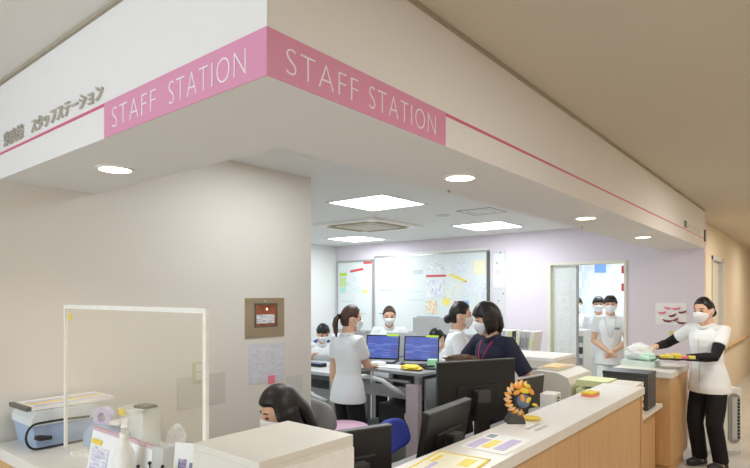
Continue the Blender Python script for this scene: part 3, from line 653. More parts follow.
t = thing('switch_box', 'small white electric box with black buttons behind the ornament', 'box', (-1.42, 3.62, 0.70), 0.1)
obj('case', box(-0.05, 0.05, -0.07, 0.07, 0, 0.24), M['white'], t, bevel=0.006)
for k in range(4): obj('button', box(0.05, 0.054, -0.02, 0.02, 0.14+k*0.022, 0.152+k*0.022), M['black'], t)

# beige printers behind the counter
t = thing('printer', 'rounded cream laser printer behind the counter left of the doorway', 'printer', (-1.785, 4.76, 0), 0.0)
obj('stand', box(-0.19, 0.19, -0.27, 0.27, 0, 0.60), M['lgrey'], t)
bm = NB(); prism(bm, [(-0.2, 0.60), (0.2, 0.60), (0.2, 0.84), (0.17, 0.92), (0.08, 0.955), (-0.10, 0.96), (-0.2, 0.93)], 1, -0.28, 0.28)
obj('body', bm, M['beige'], t, bevel=0.02, seg=3)
bm = NB()
for k in range(7): bx(bm, 0.20, 0.206, -0.2+k*0.05, -0.18+k*0.05, 0.66, 0.82)
obj('vent_slots', bm, mat('slot_beige', (196, 180, 156), 0.6), t)
obj('output_tray', box(-0.12, 0.06, -0.2, 0.2, 0.957, 0.975), M['beige'], t, bevel=0.006)
obj('paper_stack', box(-0.1, 0.05, -0.18, 0.1, 0.975, 0.985), M['cream'], t)
t = thing('printer', 'boxy cream copier below the row of binders', 'printer', (-2.25, 5.36, 0), 0.0)
obj('cabinet', box(-0.3, 0.3, -0.3, 0.3, 0, 0.62), M['lgrey'], t)
obj('body', box(-0.3, 0.3, -0.3, 0.3, 0.62, 0.97), M['beige'], t, bevel=0.012)
obj('lid', box(-0.29, 0.29, -0.29, 0.29, 0.972, 1.0), M['white'], t, bevel=0.008)
obj('front_slot', box(-0.2, 0.2, -0.302, -0.30, 0.84, 0.9), M['grey'], t)
obj('side_slot', box(0.30, 0.302, -0.2, 0.2, 0.84, 0.88), M['grey'], t)
# binders standing on a cabinet by the back wall
t = thing('cabinet', 'low white cabinet against the lilac wall carrying the binders', 'cabinet', (-2.78, 6.0, 0))
obj('body', box(-0.42, 0.42, -0.2, 0.2, 0, 0.88), M['white'], t, bevel=0.004)
for x in (-0.21, 0.21): 
    dd = obj('door', box(x-0.2, x+0.2, -0.215, -0.2, 0.04, 0.85), M['lgrey'], t); obj('handle', box(x*0.3-0.01, x*0.3+0.01, -0.225, -0.215, 0.5, 0.6), M['alu'], dd)
bc = [('white', M['white']), ('pale green', M['ltgreen']), ('grey', M['lgrey']), ('white', M['white']), ('cream', M['ltgreen']), ('dark', M['dgrey']), ('white', M['white']), ('pale grey', M['lgrey']), ('pale grey', M['lgrey']), ('white', M['white'])]
where = ['leftmost of the row', 'second from the left', 'third from the left', 'fourth from the left', 'just left of the dark one', 'in the middle of the row', 'right after the dark one', 'third from the right', 'second from the right', 'rightmost, leaning']
for k, (cn, cm) in enumerate(bc):
    b = thing('binder', f'{cn} binder on the low white cabinet, {where[k]}', 'binder', (-2.97+k*0.047, 5.97, 0.881), 0, 'binders on the white cabinet')
    m = RY(0.14 if k > 6 else 0.05)
    obj('cover', box(-0.021, 0.021, -0.12, 0.13, 0.003, 0.31, mtx=m), cm, b, bevel=0.003)
    obj('spine_label', box(-0.014, 0.014, -0.122, -0.12, 0.12, 0.24, mtx=m), M['grey'] if k % 3 else M['ltgreen'], b)

# low section: black printer, pale green trays
t = thing('printer', 'black desktop printer on the low counter section', 'printer', (-1.265, 4.965, 0.66))
obj('body', box(-0.175, 0.175, -0.135, 0.135, 0.006, 0.27), M['dgrey'], t, bevel=0.012, seg=3)
obj('lid', box(-0.178, 0.178, -0.138, 0.138, 0.272, 0.30), mat('printer_dark', (58, 58, 60), 0.4), t, bevel=0.01)
obj('front_door', box(-0.14, 0.14, -0.138, -0.135, 0.04, 0.2), M['black'], t)
for x in (-0.15, 0.15):
    for y in (-0.11, 0.11): obj('foot', box(x-0.012, x+0.012, y-0.012, y+0.012, 0, 0.007), M['black'], t)
t = thing('tray', 'stack of pale green plastic trays just behind the end of the counter', 'tray', (-1.425, 4.58, 0.66), 0.0)
for k in range(4): obj('tray_level', box(-0.11, 0.13, -0.13, 0.13, 0.002+k*0.07, 0.05+k*0.07), M['ltgreen'], t, bevel=0.02, seg=3)
t = thing('paper_tray', 'flat cream file tray beside the green trays', 'tray', (-1.185, 4.56, 0.66), 0)
for k in range(5): obj('tray_level', box(-0.095, 0.095, -0.13, 0.13, 0.0+k*0.055, 0.035+k*0.055), M['cream'] if k % 2 else M['beige'], t, bevel=0.006)

# far counter items
t = thing('plastic_basket', 'pale basket with mint and clear plastic bags on the far counter', 'basket', (-1.33, 5.68, ZT))
obj('basket', box(-0.16, 0.14, -0.14, 0.14, 0, 0.05), mat('basket_mint', (214, 230, 222), 0.5), t, bevel=0.01)
def crumple(c, r, m, name, p, seed, amp=0.18):
    bm = NB(); bmesh.ops.create_icosphere(bm, subdivisions=3, radius=1); rn = random.Random(seed)
    from mathutils import noise as N
    for v in bm.verts:
        f = 1+amp*N.noise(v.co*2.3+Vector((seed, 0, 0)))*2
        v.co = Vector((c[0]+v.co.x*r[0]*f, c[1]+v.co.y*r[1]*f, max(c[2]-r[2]*0.85, c[2]+v.co.z*r[2]*f)))
    return obj(name, bm, m, p)
crumple((-0.03, 0, 0.12), (0.13, 0.11, 0.08), mat('bag_white', (238, 242, 242), 0.35, alpha=0.85), 'bag', t, 2)
crumple((0.05, -0.05, 0.09), (0.08, 0.07, 0.045), mat('bag_mint', (206, 240, 224), 0.35), 'bag', t, 5)
t = thing('tray', 'black edged tray of yellow packets held by the nurse above the counter', 'tray', (-1.02, 5.60, 1.02), 0.35)
obj('tray_base', box(-0.16, 0.15, -0.12, 0.12, 0, 0.012), M['black'], t, bevel=0.004)
for k in range(5): obj('packet', box(-0.14+k*0.055, -0.09+k*0.055, -0.09+0.01*(k % 2), 0.08, 0.012, 0.03+0.008*(k % 3)), [M['yellow'], M['ypaper'], M['yellow'], M['pinkn'], M['ypaper']][k], t, bevel=0.004)

# air purifier behind the nurse
t = thing('air_purifier', 'white air purifier with grey oval grille standing by the corridor wall', 'air purifier', (-0.80, 6.62, 0), 0.66)
obj('body', box(-0.20, 0.13, -0.11, 0.11, 0.03, 0.66), M['white'], t, bevel=0.03, seg=4)
obj('foot', box(-0.19, 0.12, -0.12, 0.12, 0, 0.03), M['lgrey'], t, bevel=0.008)
bm = NB(); 
for z0, z1 in ((0.12, 0.60),):
    pts = []
    for k in range(20):
        a = 2*math.pi*k/20; pts.append((0.055+0.06*math.cos(a), (0.36+(0.19 if math.sin(a) > 0 else -0.19))+0.06*math.sin(a)))
    prism(bm, pts, 1, -0.122, -0.108)
obj('grille_ring', bm, M['grey'], t)
obj('grille_panel', box(0.03, 0.08, -0.128, -0.122, 0.15, 0.57), M['lgrey'], t, bevel=0.003)
bm = NB()
for k in range(12): bx(bm, 0.085, 0.105, -0.126, -0.122, 0.16+k*0.034, 0.18+k*0.034)
obj('grille_slots', bm, M['black'], t)

# ================================================================ INNER WORKSTATIONS
t = thing('work_table', 'grey metal work table carrying the two open laptops', 'table', (0, 0, 0))
obj('tabletop', box(-3.65, -2.60, 3.80, 4.75, 0.915, 0.94), M['grey'], t, bevel=0.004)
for (x, y) in ((-3.55, 4.65), (-2.68, 4.65), (-2.68, 3.88), (-3.55, 3.88)): obj('leg', box(x-0.025, x+0.025, y-0.025, y+0.025, 0.0, 0.915), M['tub'], t)
obj('end_panel', box(-2.74, -2.62, 3.78, 3.84, 0.12, 0.84), M['mauve'], t, bevel=0.006)
obj('crossbar', box(-3.5, -2.75, 3.84, 3.87, 0.70, 0.80), M['tub'], t, bevel=0.004)
obj('crossbar', box(-3.5, -2.75, 3.84, 3.87, 0.84, 0.86), M['grey'], t)
obj('shelf', box(-3.5, -2.55, 3.9, 4.6, 0.33, 0.36), M['dgrey'], t)
obj('drawer_unit', box(-2.63, -2.61, 3.9, 4.6, 0.5, 0.88), M['tub'], t)
obj('back_panel', box(-3.6, -2.65, 4.70, 4.72, 0.1, 0.9), M['dgrey'], t)
obj('push_handle', tube(NB(), [(-3.4, 3.84, 0.86), (-3.38, 3.74, 0.87), (-3.25, 3.70, 0.88), (-3.08, 3.70, 0.88), (-2.95, 3.72, 0.86), (-2.87, 3.76, 0.80), (-2.77, 3.82, 0.74)], 0.02, n=12), M['lgrey'], t, smooth=True)
for (x, y) in ((-3.55, 3.88), (-2.5, 3.88), (-3.55, 4.65), (-2.5, 4.65)): pass
t = thing('storage_box', 'dark equipment case on the shelf under the work table', 'box', (-3.0, 4.2, 0.362))
obj('case', box(-0.25, 0.25, -0.15, 0.15, 0, 0.22), M['black'], t, bevel=0.01); obj('tag_label', box(0.05, 0.12, -0.152, -0.15, 0.1, 0.16), M['white'], t)
def laptop(x, y, rz, lab):
    t = thing('laptop', lab, 'laptop', (x, y, 0.941), rz, 'laptops on the work table')
    obj('base', box(-0.17, 0.17, -0.23, 0.0, 0, 0.018), M['dgrey'], t, bevel=0.004)
    obj('keyboard', box(-0.15, 0.15, -0.2, -0.06, 0.018, 0.0195), M['grey'], t)
    m = T(0, 0.0, 0.018) @ RX(-0.22)
    l = obj('lid', box(-0.172, 0.172, -0.002, 0.01, 0, 0.245, mtx=m), M['blackg'], t, bevel=0.003)
    scr = stripes_mat('screen_blue', (66, 80, 150), [(72, 90, 160), (92, 108, 170), (84, 86, 134)], axis=2, freq=9, rows=0.55, rough=0.3, emit=0.22)
    obj('screen', box(-0.16, 0.16, -0.004, -0.002, 0.012, 0.232, mtx=m), scr, l)
    obj('lime_strip', box(0.04, 0.165, -0.005, -0.001, 0.233, 0.252, mtx=m), M['lime'], l)
    return t
laptop(-3.41, 4.30, 0.45, 'open laptop with blue screen facing the ponytailed nurse')
laptop(-3.02, 4.42, 0.48, 'open laptop with blue screen nearest the woman with a hair bun')
t = thing('paper_sheet', 'loose white papers on the table in front of the laptops', 'papers', (-3.0, 4.03, 0.941), 0.2)
for k in range(3): obj('sheet', box(-0.2+k*0.02, 0.12+k*0.02, -0.11, 0.1, k*0.002, k*0.002+0.0015), M['paper'], t)
t = thing('pouch', 'yellow folded pouch at the front edge of the work table', 'pouch', (-2.80, 3.95, 0.941)); crumple((0, 0, 0.022), (0.11, 0.06, 0.026), M['yellow'], 'cloth', t, 8)
t = thing('memo_pad', 'mint green memo block beside the right laptop', 'memo pad', (-2.76, 4.22, 0.941), 0.4); obj('block', box(-0.04, 0.04, -0.04, 0.04, 0, 0.07), M['green'], t, bevel=0.003); obj('backing', box(-0.042, 0.042, 0.04, 0.043, 0, 0.072), M['white'], t)
t = thing('stapler', 'black stapler between the yellow pouch and the mint block', 'stapler', (-2.70, 4.06, 0.941), 0.3)
obj('base', box(-0.07, 0.07, -0.018, 0.018, 0, 0.012), M['black'], t); obj('arm', box(-0.07, 0.06, -0.015, 0.015, 0.018, 0.036, mtx=RY(-0.08)), M['black'], t, bevel=0.005)
t = thing('cup', 'white cup with a red band between the two laptops', 'cup', (-3.20, 4.62, 0.941)); obj('cup', lathe(NB(), [(0, 0), (0.03, 0), (0.038, 0.16), (0.034, 0.16), (0.028, 0.006), (0, 0.006)]), M['white'], t, smooth=True); obj('band', lathe(NB(), [(0.0335, 0.03), (0.0365, 0.08), (0.0375, 0.08), (0.034, 0.03), (0.0335, 0.03)]), M['red'], t)
t = thing('tissue_pack', 'crumpled white tissue in front of the left laptop', 'tissue', (-3.22, 4.0, 0.941)); crumple((0, 0, 0.02), (0.09, 0.04, 0.022), M['paper'], 'tissue', t, 11)
# low grey divider and the far monitor backs
t = thing('monitor', 'pale grey monitor on the desk behind the laptops', 'monitor', (-3.75, 5.75, 0.0), 0.4)
obj('case', box(-0.25, 0.25, -0.03, 0.0, 1.02, 1.32), M['lgrey'], t, bevel=0.008); obj('screen', box(-0.235, 0.235, 0, 0.003, 1.035, 1.305), M['blackg'], t)
obj('neck', box(-0.03, 0.03, -0.02, 0.01, 0.74, 1.1), M['grey'], t); obj('foot', box(-0.12, 0.12, -0.08, 0.1, 0.721, 0.74), M['grey'], t)
t = thing('desk', 'grey desk behind the laptops in the middle of the station', 'desk', (0, 0, 0))
obj('desktop', box(-4.6, -3.3, 5.45, 6.1, 0.69, 0.72), M['lgrey'], t, bevel=0.004)
for (x, y) in ((-4.5, 5.5), (-3.4, 5.5), (-4.5, 6.0), (-3.4, 6.0)): obj('leg', box(x-0.02, x+0.02, y-0.02, y+0.02, 0, 0.69), M['tub'], t)
# left worktop for the seated child-like figure in blue
t = thing('desk', 'grey desk at the left edge in front of the person in blue', 'desk', (0, 0, 0))
obj('desktop', box(-5.3, -3.78, 3.95, 4.65, 0.79, 0.82), M['lgrey'], t, bevel=0.004)
for (x, y) in ((-5.2, 4.05), (-3.85, 4.05), (-5.2, 4.58), (-3.85, 4.58)): obj('leg', box(x-0.025, x+0.025, y-0.025, y+0.025, 0, 0.79), M['tub'], t)
obj('drawer_unit', box(-4.75, -3.9, 4.2, 4.6, 0.1, 0.6), M['grey'], t, bevel=0.006)
obj('back_panel', box(-5.25, -3.82, 4.60, 4.62, 0.1, 0.78), M['grey'], t)
obj('push_handle', tube(NB(), [(-4.4, 3.93, 0.70), (-4.1, 3.86, 0.68), (-3.9, 3.84, 0.60), (-3.75, 3.86, 0.56)], 0.02), M['lgrey'], t, smooth=True)
t = thing('storage_box', 'dark case with a blue side standing on the left desk', 'box', (-4.28, 4.25, 0.821)); 
obj('case', box(-0.1, 0.1, -0.05, 0.05, 0, 0.035), M['black'], t, bevel=0.004); obj('cover', box(-0.1, 0.1, -0.05, 0.05, 0.035, 0.04), M['bluegrey'], t)

def chair(loc, rz, lab, seatm, backm, shell, sz=0.6, bh=0.24, bc=0.17, bw=0.24):
    t = thing('office_chair', lab, 'chair', loc, rz)
    bm = NB(); lathe(bm, [(0, -0.05), (0.17, -0.05), (0.215, -0.02), (0.22, 0.0), (0.20, 0.02), (0, 0.028)], n=32); bmesh.ops.transform(bm, matrix=T(0, 0, sz) @ Matrix.Diagonal((1, 0.95, 1, 1)), verts=bm.verts)
    obj('seat', bm, seatm, t, smooth=True)
    # rounded backrest: superellipse plate with thickness, curved around the sitter
    bm = NB(); F_, B_ = [], []
    n = 32
    def P(u, v, off):
        x = bw*u; z = sz+bc+bh*v/1.0; y = -0.20-0.05*v+0.06*u*u; return (x, y-off, z)
    rings = [0.0, 0.4, 0.75, 0.95, 1.0]
    def ring(r, off):
        out = []
        for k in range(n):
            a = 2*math.pi*k/n; c_, s_ = math.cos(a), math.sin(a)
            u = r*abs(c_)**0.6*(1 if c_ >= 0 else -1); v = r*abs(s_)**0.6*(1 if s_ >= 0 else -1)
            out.append(bm.verts.new(P(u, v*0.55, off if r < 1 else 0.018)))
        return out
    fr = [ring(r, 0.0) for r in rings[1:]]; bk = [ring(r, 0.035) for r in rings[1:]]
    for S in (fr, bk):
        bm.faces.new(S[0])
        for a, b in zip(S, S[1:]):
            for j in range(n): bm.faces.new((a[j], a[(j+1) % n], b[(j+1) % n], b[j]))
    bmesh.ops.remove_doubles(bm, verts=bm.verts, dist=1e-4)
    obj('backrest', bm, backm, t, smooth=True)
    bm = NB(); tube(bm, [(0, -0.03, sz-0.06), (0, -0.2, sz-0.04), (0, -0.262, sz+0.05), (0, -0.25, sz+bc)], [(0.03, 0.012)]*4, n=8); obj('back_support', bm, shell, t, smooth=True)
    obj('gas_column', tube(NB(), [(0, 0, 0.09), (0, 0, sz-0.045)], [0.03, 0.022], n=14), M['black'], t, smooth=True)
    for k in range(5):
        a = 2*math.pi*k/5; c_, s_ = math.cos(a), math.sin(a)
        l = obj('leg', tube(NB(), [(0, 0, 0.10), (0.14*c_, 0.14*s_, 0.09), (0.27*c_, 0.27*s_, 0.065)], [0.026, 0.02, 0.016], n=8), M['dgrey'], t, smooth=True)
        obj('caster', lathe(NB(), [(0, -0.012), (0.026, -0.012), (0.026, 0.012), (0, 0.012)], c=(0.27*c_, 0.27*s_, 0.0265), n=14, mtx=RZ(a) @ RX(math.pi/2)), M['black'], l)
    return t
chair((-2.84, 3.10, 0), -0.36, 'pink seated office chair with grey rounded back beside the cream wall', M['pinkseat'], M['grey'], M['grey'], sz=0.58, bh=0.22, bc=0.13, bw=0.19)
chair((-1.98, 2.90, 0), -1.3, 'office chair with blue backrest behind the leaning black monitor', M['blueseat'], M['blueseat'], M['dgrey'], sz=0.46, bh=0.18, bw=0.19, bc=0.22)
# ================================================================ PEOPLE
def smooth(a, b, x):
    t = max(0, min(1, (x-a)/(b-a))); return t*t*(3-2*t)
def remeshed(name, bm, m, parent, voxel=0.006, it=3):
    bmesh.ops.recalc_face_normals(bm, faces=bm.faces)
    me = bpy.data.meshes.new(name); bm.to_mesh(me); bm.free()
    o = link('tmp', me)
    r = o.modifiers.new('r', 'REMESH'); r.mode = 'VOXEL'; r.voxel_size = voxel; r.use_smooth_shade = True
    s = o.modifiers.new('s', 'SMOOTH'); s.factor = 0.5; s.iterations = it
    dg = bpy.context.evaluated_depsgraph_get(); me2 = bpy.data.meshes.new_from_object(o.evaluated_get(dg))
    bpy.data.objects.remove(o); bpy.data.meshes.remove(me)
    for p in me2.polygons: p.use_smooth = True
    me2.materials.clear(); me2.name = name
    return link(name, me2, m, parent)
def ik(S, E, a, b, pole):
    S, E = Vector(S), Vector(E); d = E-S; L = d.length
    if L > (a+b)*0.995: E = S+d*((a+b)*0.995/L); d = E-S; L = d.length
    u = d.normalized(); x = (a*a-b*b+L*L)/(2*L); hgt = math.sqrt(max(0, a*a-x*x))
    p = Vector(pole); p = (p-u*p.dot(u)).normalized()
    return S+u*x+p*hgt, E
def hp(d, off=0.0, s=1.0):
    x, y, z = d; j = max(0, -z)
    return Vector((x*(0.073+off)*(1-0.22*j*j-0.10*j), y*(0.092+off)*(1-0.10*j)+(0.012*j if y > 0 else 0.006*j), z*(0.116+off)))*s
def hand(bm, W, hd, pn, s, side, curl=0.35, thumb=1):
    hd = Vector(hd).normalized(); pn = Vector(pn); pn = (pn-hd*pn.dot(hd)).normalized(); sd = hd.cross(pn)*side  # sd: thumb side
    tube(bm, [W-hd*0.02*s, W+hd*0.02*s, W+hd*0.055*s, W+hd*0.085*s], [(0.019*s, 0.024*s), (0.014*s, 0.030*s), (0.0125*s, 0.036*s), (0.010*s, 0.034*s)], n=12, ref=tuple(sd))
    for k, (o, L) in enumerate(((0.029, 0.066), (0.010, 0.076), (-0.010, 0.071), (-0.029, 0.056))):
        p = W+hd*0.078*s+sd*o*s; d = (hd+sd*(o*4.2)).normalized(); pts = [p]; c = curl*0.6
        for q in (0.42, 0.32, 0.26):
            d2 = (d*math.cos(c)+pn*math.sin(c)).normalized(); p = p+d2*L*q*s; pts.append(p); c += curl
        tube(bm, pts, [0.0085*s, 0.008*s, 0.0075*s, 0.0062*s], n=8)
    b = W+hd*0.022*s+sd*0.02*s; d = (hd*0.75+sd*0.75+pn*0.25).normalized(); d2 = (hd*0.95+sd*0.25+pn*0.35).normalized()
    tube(bm, [b, b+d*0.035*s, b+d*0.035*s+d2*0.03*s, b+d*0.035*s+d2*0.053*s], [0.013*s, 0.0105*s, 0.009*s, 0.007*s], n=8)

def person(label, pos, rz, h=1.56, hip=None, lean=0.0, head=(0, 0), hr=None, hl=None, pr=(0.5, -0.6, -0.8), pl=(-0.5, -0.6, -0.8),
           hairstyle='short', hairm='hair', top='tunic', bottom='blk', hem=0.44, sleeve=0.62, fine=False, undersleeve=None, palmr=None, palml=None, group=None, mask=True, curl=0.35, waist=0.95, sw=0.097, hrw=None, hlw=None):
    s = h/1.6; root = thing('person', label, 'person', (pos[0], pos[1], 0), rz, group)
    if fine: vox, voc = 0.0042, 0.007
    else: vox, voc = 0.007, 0.009
    hz = hip if hip is not None else 0.50*h
    hz0 = 0.50*h
    Rl = Matrix.Rotation(-lean, 4, 'X')
    def TL(p): # torso canonical -> root local
        v = Vector(p); v.z -= hz0; v = Rl @ v; v.z += hz; return v
    # torso rings
    prof = [(0.445, .055, .055, 0), (0.475, .092, .068, 0), (0.51, .100, .073, -.003), (0.55, .094, .066, 0), (0.61, .078*waist, .056, .003), (0.66, .080*waist, .058, .004),
            (0.71, .088, .066, .006), (0.75, .093, .066, .004), (0.785, .092, .056, -.002), (0.805, .080, .044, -.006), (0.82, .052, .036, -.006), (0.835, .036, .034, -.003), (0.87, .032, .033, .003), (0.90, .030, .031, .008)]
    def torso(bm, lo, hi, inf, flare=0.0, n=28):
        pts, rad = [], []
        for z, rx, ry, oy in prof:
            if lo <= z <= hi:
                pts.append(TL((0, oy*h, z*h))); f = 1+flare*max(0, 0.6-z)/0.15
                rad.append((rx*h*f+inf, ry*h*f+inf))
        return tube(bm, pts, rad, n=n, ref=(0, 1, 0) if False else None) if False else ringtube(bm, pts, rad, n)
    ax = (Rl @ Vector((1, 0, 0))).normalized(); ay = (Rl @ Vector((0, 1, 0))).normalized()
    def ringtube(bm, pts, rad, n):
        rings = [[bm.verts.new(p+ax*r[0]*math.cos(2*math.pi*j/n)+ay*r[1]*math.sin(2*math.pi*j/n)) for j in range(n)] for p, r in zip(pts, rad)]
        for a, b in zip(rings, rings[1:]):
            for j in range(n): bm.faces.new((a[j], a[(j+1) % n], b[(j+1) % n], b[j]))
        bm.faces.new(rings[0][::-1]); bm.faces.new(rings[-1]); return bm
    Sh = {+1: TL((sw*h, -0.004*h, 0.795*h)), -1: TL((-sw*h, -0.004*h, 0.795*h))}
    def w2l(p): q = Matrix.Rotation(-rz, 3, 'Z') @ Vector((p[0]-pos[0], p[1]-pos[1], 0)); return (q.x, q.y, p[2])
    if hrw: hr = w2l(hrw)
    if hlw: hl = w2l(hlw)
    tgt = {+1: hr or (0.17, 0.02, hz-0.03*h), -1: hl or (-0.17, 0.02, hz-0.03*h)}; pole = {1: pr, -1: pl}
    ua, fa = 0.175*h, 0.150*h; arms = {}
    for k in (1, -1): arms[k] = ik(Sh[k], tgt[k], ua, fa, pole[k])
    # legs
    legs = {}
    for k in (1, -1):
        hj = Vector((k*0.052*h, 0, hz-0.01*h))
        if hip is None: an = Vector((k*0.062*h, -0.01*h, 0.05*h)); kn, an = ik(hj, an, 0.235*h, 0.215*h, (0, 1, 0))
        else: kn = hj+Vector((k*0.02*h, 0.24*h, -0.0)); an = Vector((kn.x, kn.y-0.02, 0.05*h)); 
        legs[k] = (hj, kn, an)
    # ---- body, one continuous surface
    bm = NB(); torso(bm, 0.44, 0.91, 0)
    for k in (1, -1):
        E, Wr = arms[k]; S = Sh[k]
        tube(bm, [TL((k*0.05*h, -0.004*h, 0.795*h)), S, S.lerp(E, 0.35), S.lerp(E, 0.8), E, E.lerp(Wr, 0.25), E.lerp(Wr, 0.7), Wr], [.030*h, .0325*h, .029*h, .0235*h, .0235*h, .0245*h, .0185*h, .0155*h], n=14)
        hd = (Wr-E).normalized(); pn = (palmr if k == 1 else palml) or (-k, 0.2, 0)
        hand(bm, Wr, hd, pn, s*0.98, -k if (palmr if k == 1 else palml) is None else (-k), curl)
        hj, kn, an = legs[k]
        tube(bm, [hj, hj.lerp(kn, 0.15), hj.lerp(kn, 0.6), kn, kn.lerp(an, 0.3), kn.lerp(an, 0.75), an, an+Vector((0, 0, -0.02*h))], [.045*h, .049*h, .042*h, .033*h, .034*h, .024*h, .021*h, .022*h], n=14)
        tube(bm, [an+Vector((0, -0.03*h, -0.025*h)), an+Vector((0, 0.03*h, -0.022*h)), an+Vector((0, 0.09*h, -0.034*h))], [(.024*h, .02*h), (.026*h, .02*h), (.022*h, .012*h)], n=12)
    # head
    HN = TL((0, 0.002*h, 0.865*h)); hy, hpitch = head
    HR = (Rl.to_3x3()) @ Matrix.Rotation(hy, 3, 'Z') @ Matrix.Rotation(-hpitch, 3, 'X')
    HC = HN + HR @ Vector((0, 0.014*s, 0.082*s))
    def HW(p): return HC + HR @ Vector(p)
    hb = NB(); bmesh.ops.create_uvsphere(hb, u_segments=36, v_segments=26, radius=1)
    for v in hb.verts: v.co = HW(hp(v.co, 0, s))
    me = bpy.data.meshes.new('h'); hb.to_mesh(me); hb.free(); bm.from_mesh(me); bpy.data.meshes.remove(me)
    def E3(c, r, rot=None): ell(bm, HW(Vector(c)*s), [q*s for q in r], 12, 8, mtx=HR @ (rot or Matrix.Identity(3)))
    tube(bm, [HW(Vector((0, 0.088, 0.018))*s), HW(Vector((0, 0.100, -0.012))*s), HW(Vector((0, 0.104, -0.028))*s)], [0.007*s, 0.010*s, 0.013*s], n=8)   # nose
    E3((0, 0.083, -0.058), (0.024, 0.012, 0.006)); E3((0, 0.083, -0.067), (0.020, 0.011, 0.006))      # lips
    E3((0, 0.068, -0.10), (0.026, 0.022, 0.018))                                                        # chin
    E3((0, 0.075, 0.028), (0.050, 0.014, 0.010))                                                        # brow
    for k in (1, -1): E3((k*0.073, -0.006, -0.012), (0.008, 0.018, 0.030), Matrix.Rotation(k*0.25, 3, 'Z'))   # ears
    tube(bm, [HN-ax*0, HC+HR @ Vector((0, -0.012*s, -0.05*s))], [0.034*s*1.6/1.6+0.014*s, 0.05*s], n=14)
    body = remeshed('body', bm, M['skin'], root, vox, 2)
    for k in (1, -1):
        obj('eye', ell(NB(), HW(Vector((k*0.031, 0.0835, 0.006))*s), [0.014*s, 0.006*s, 0.0055*s], 12, 8, mtx=HR @ Matrix.Rotation(-k*0.3, 3, 'Z')), M['eye'], body, smooth=True)
        obj('eyebrow', tube(NB(), [HW(Vector((k*0.015, 0.091, 0.027))*s), HW(Vector((k*0.033, 0.088, 0.032))*s), HW(Vector((k*0.050, 0.076, 0.028))*s)], [0.0025*s, 0.003*s, 0.002*s], n=6), M['eye'], body)
    # ---- hair
    st = hairstyle; bm = NB(); hb = NB(); bmesh.ops.create_uvsphere(hb, u_segments=48, v_segments=34, radius=1)
    thick = {'short': 0.016, 'bob': 0.026, 'long': 0.018, 'pony': 0.010, 'bun': 0.010}[st]
    line = {'short': 0.34, 'bob': 0.30, 'long': 0.50, 'pony': 0.62, 'bun': 0.60}[st]
    for v in hb.verts:
        x, y, z = v.co
        az = abs(math.degrees(math.atan2(x, y)))
        face = (1-smooth(52, 66, az))*(1-smooth(line-0.08, line+0.06, z+0.25*smooth(30, 62, az)*(1 if st in ('pony', 'bun') else 0.2)))
        if st in ('short', 'pony', 'bun'):
            ear = (1-smooth(105, 122, az))*(1-smooth(0.02, 0.16, z)) if az > 50 else 0; face = max(face, ear)
        nape = 1-smooth(-0.75, -0.55, z) if st != 'bob' else 1-smooth(-0.98, -0.9, z)
        f = max(face, nape)
        v.co = HW(hp(v.co, (1-f)*thick+f*(-0.012), s))
    me = bpy.data.meshes.new('h'); hb.to_mesh(me); hb.free(); bm.from_mesh(me); bpy.data.meshes.remove(me)
    def HT(pts, rad, n=14): tube(bm, [HW(Vector(p)*s) for p in pts], [(r[0]*s, r[1]*s) if isinstance(r, tuple) else r*s for r in rad], n=n, ref=tuple(HR @ Vector((0, 1, 0))))
    if st == 'pony':
        HT([(0, -0.088, 0.02), (0, -0.115, 0.01), (0, -0.135, -0.02), (0, -0.138, -0.07), (0, -0.125, -0.13), (0, -0.112, -0.18)], [.018, .020, (.030, .024), (.034, .026), (.027, .02), (.008, .006)])
    if st == 'bun':
        ell(bm, HW(Vector((0, -0.105, -0.045))*s), [0.042*s, 0.036*s, 0.040*s], 16, 12, mtx=HR)
    if st == 'bob':
        for k in (1, -1): HT([(k*0.055, 0.01, 0.06), (k*0.082, 0.005, 0.0), (k*0.084, 0.0, -0.06), (k*0.072, -0.012, -0.10)], [(.02, .05), (.02, .055), (.018, .05), (.012, .035)])
        HT([(0, -0.05, 0.05), (0, -0.075, -0.02), (0, -0.075, -0.08), (0, -0.06, -0.125)], [(.07, .05), (.078, .046), (.074, .040), (.05, .024)])
    if st == 'long':
        for k in (1, -1): HT([(k*0.055, 0.0, 0.06), (k*0.080, 0.0, 0.0), (k*0.088, -0.01, -0.08), (k*0.085, -0.015, -0.16), (k*0.07, -0.02, -0.24)], [(.018, .045), (.018, .055), (.02, .05), (.02, .045), (.01, .02)])
        HT([(0, -0.05, 0.05), (0, -0.085, -0.02), (0, -0.095, -0.10), (0, -0.10, -0.20), (0, -0.10, -0.28)], [(.07, .045), (.085, .045), (.095, .042), (.09, .035), (.05, .012)])
    hr_ = remeshed('hair', bm, M[hairm], root, 0.0055 if fine else 0.007, 2)
    if st == 'pony':
        b2 = NB(); c = HW(Vector((0, -0.112, 0.008))*s); d = HR @ Vector((0, -1, -0.35)); tube(b2, [c-d.normalized()*0.008, c+d.normalized()*0.008], 0.023*s, n=14); obj('hair_tie', b2, M['eye'], hr_, smooth=True)
    # ---- face mask
    if mask:
        nu, nv = 19, 13; b2 = NB(); lay = []
        for off in (0.007, 0.001):
            g = []
            for i in range(nu):
                u = -1+2*i/(nu-1); row = []
                for j in range(nv):
                    q = j/(nv-1); zt = 0.02-0.22*abs(u)**1.5; zb = -0.985+0.50*abs(u)**1.6; z = zb+(zt-zb)*q; a = math.radians(66)*u
                    r = math.sqrt(max(0.03, 1-z*z)); d = Vector((math.sin(a)*r, math.cos(a)*r, z))
                    bul = 0.020*(1-u*u)*(1-(2*q-1)**4*0.9)
                    p = hp(d, off+0.003, s)+Vector((0, bul*s, -0.006*s*(1-q)*(1-u*u))); row.append(b2.verts.new(HW(p)))
                g.append(row)
            lay.append(g)
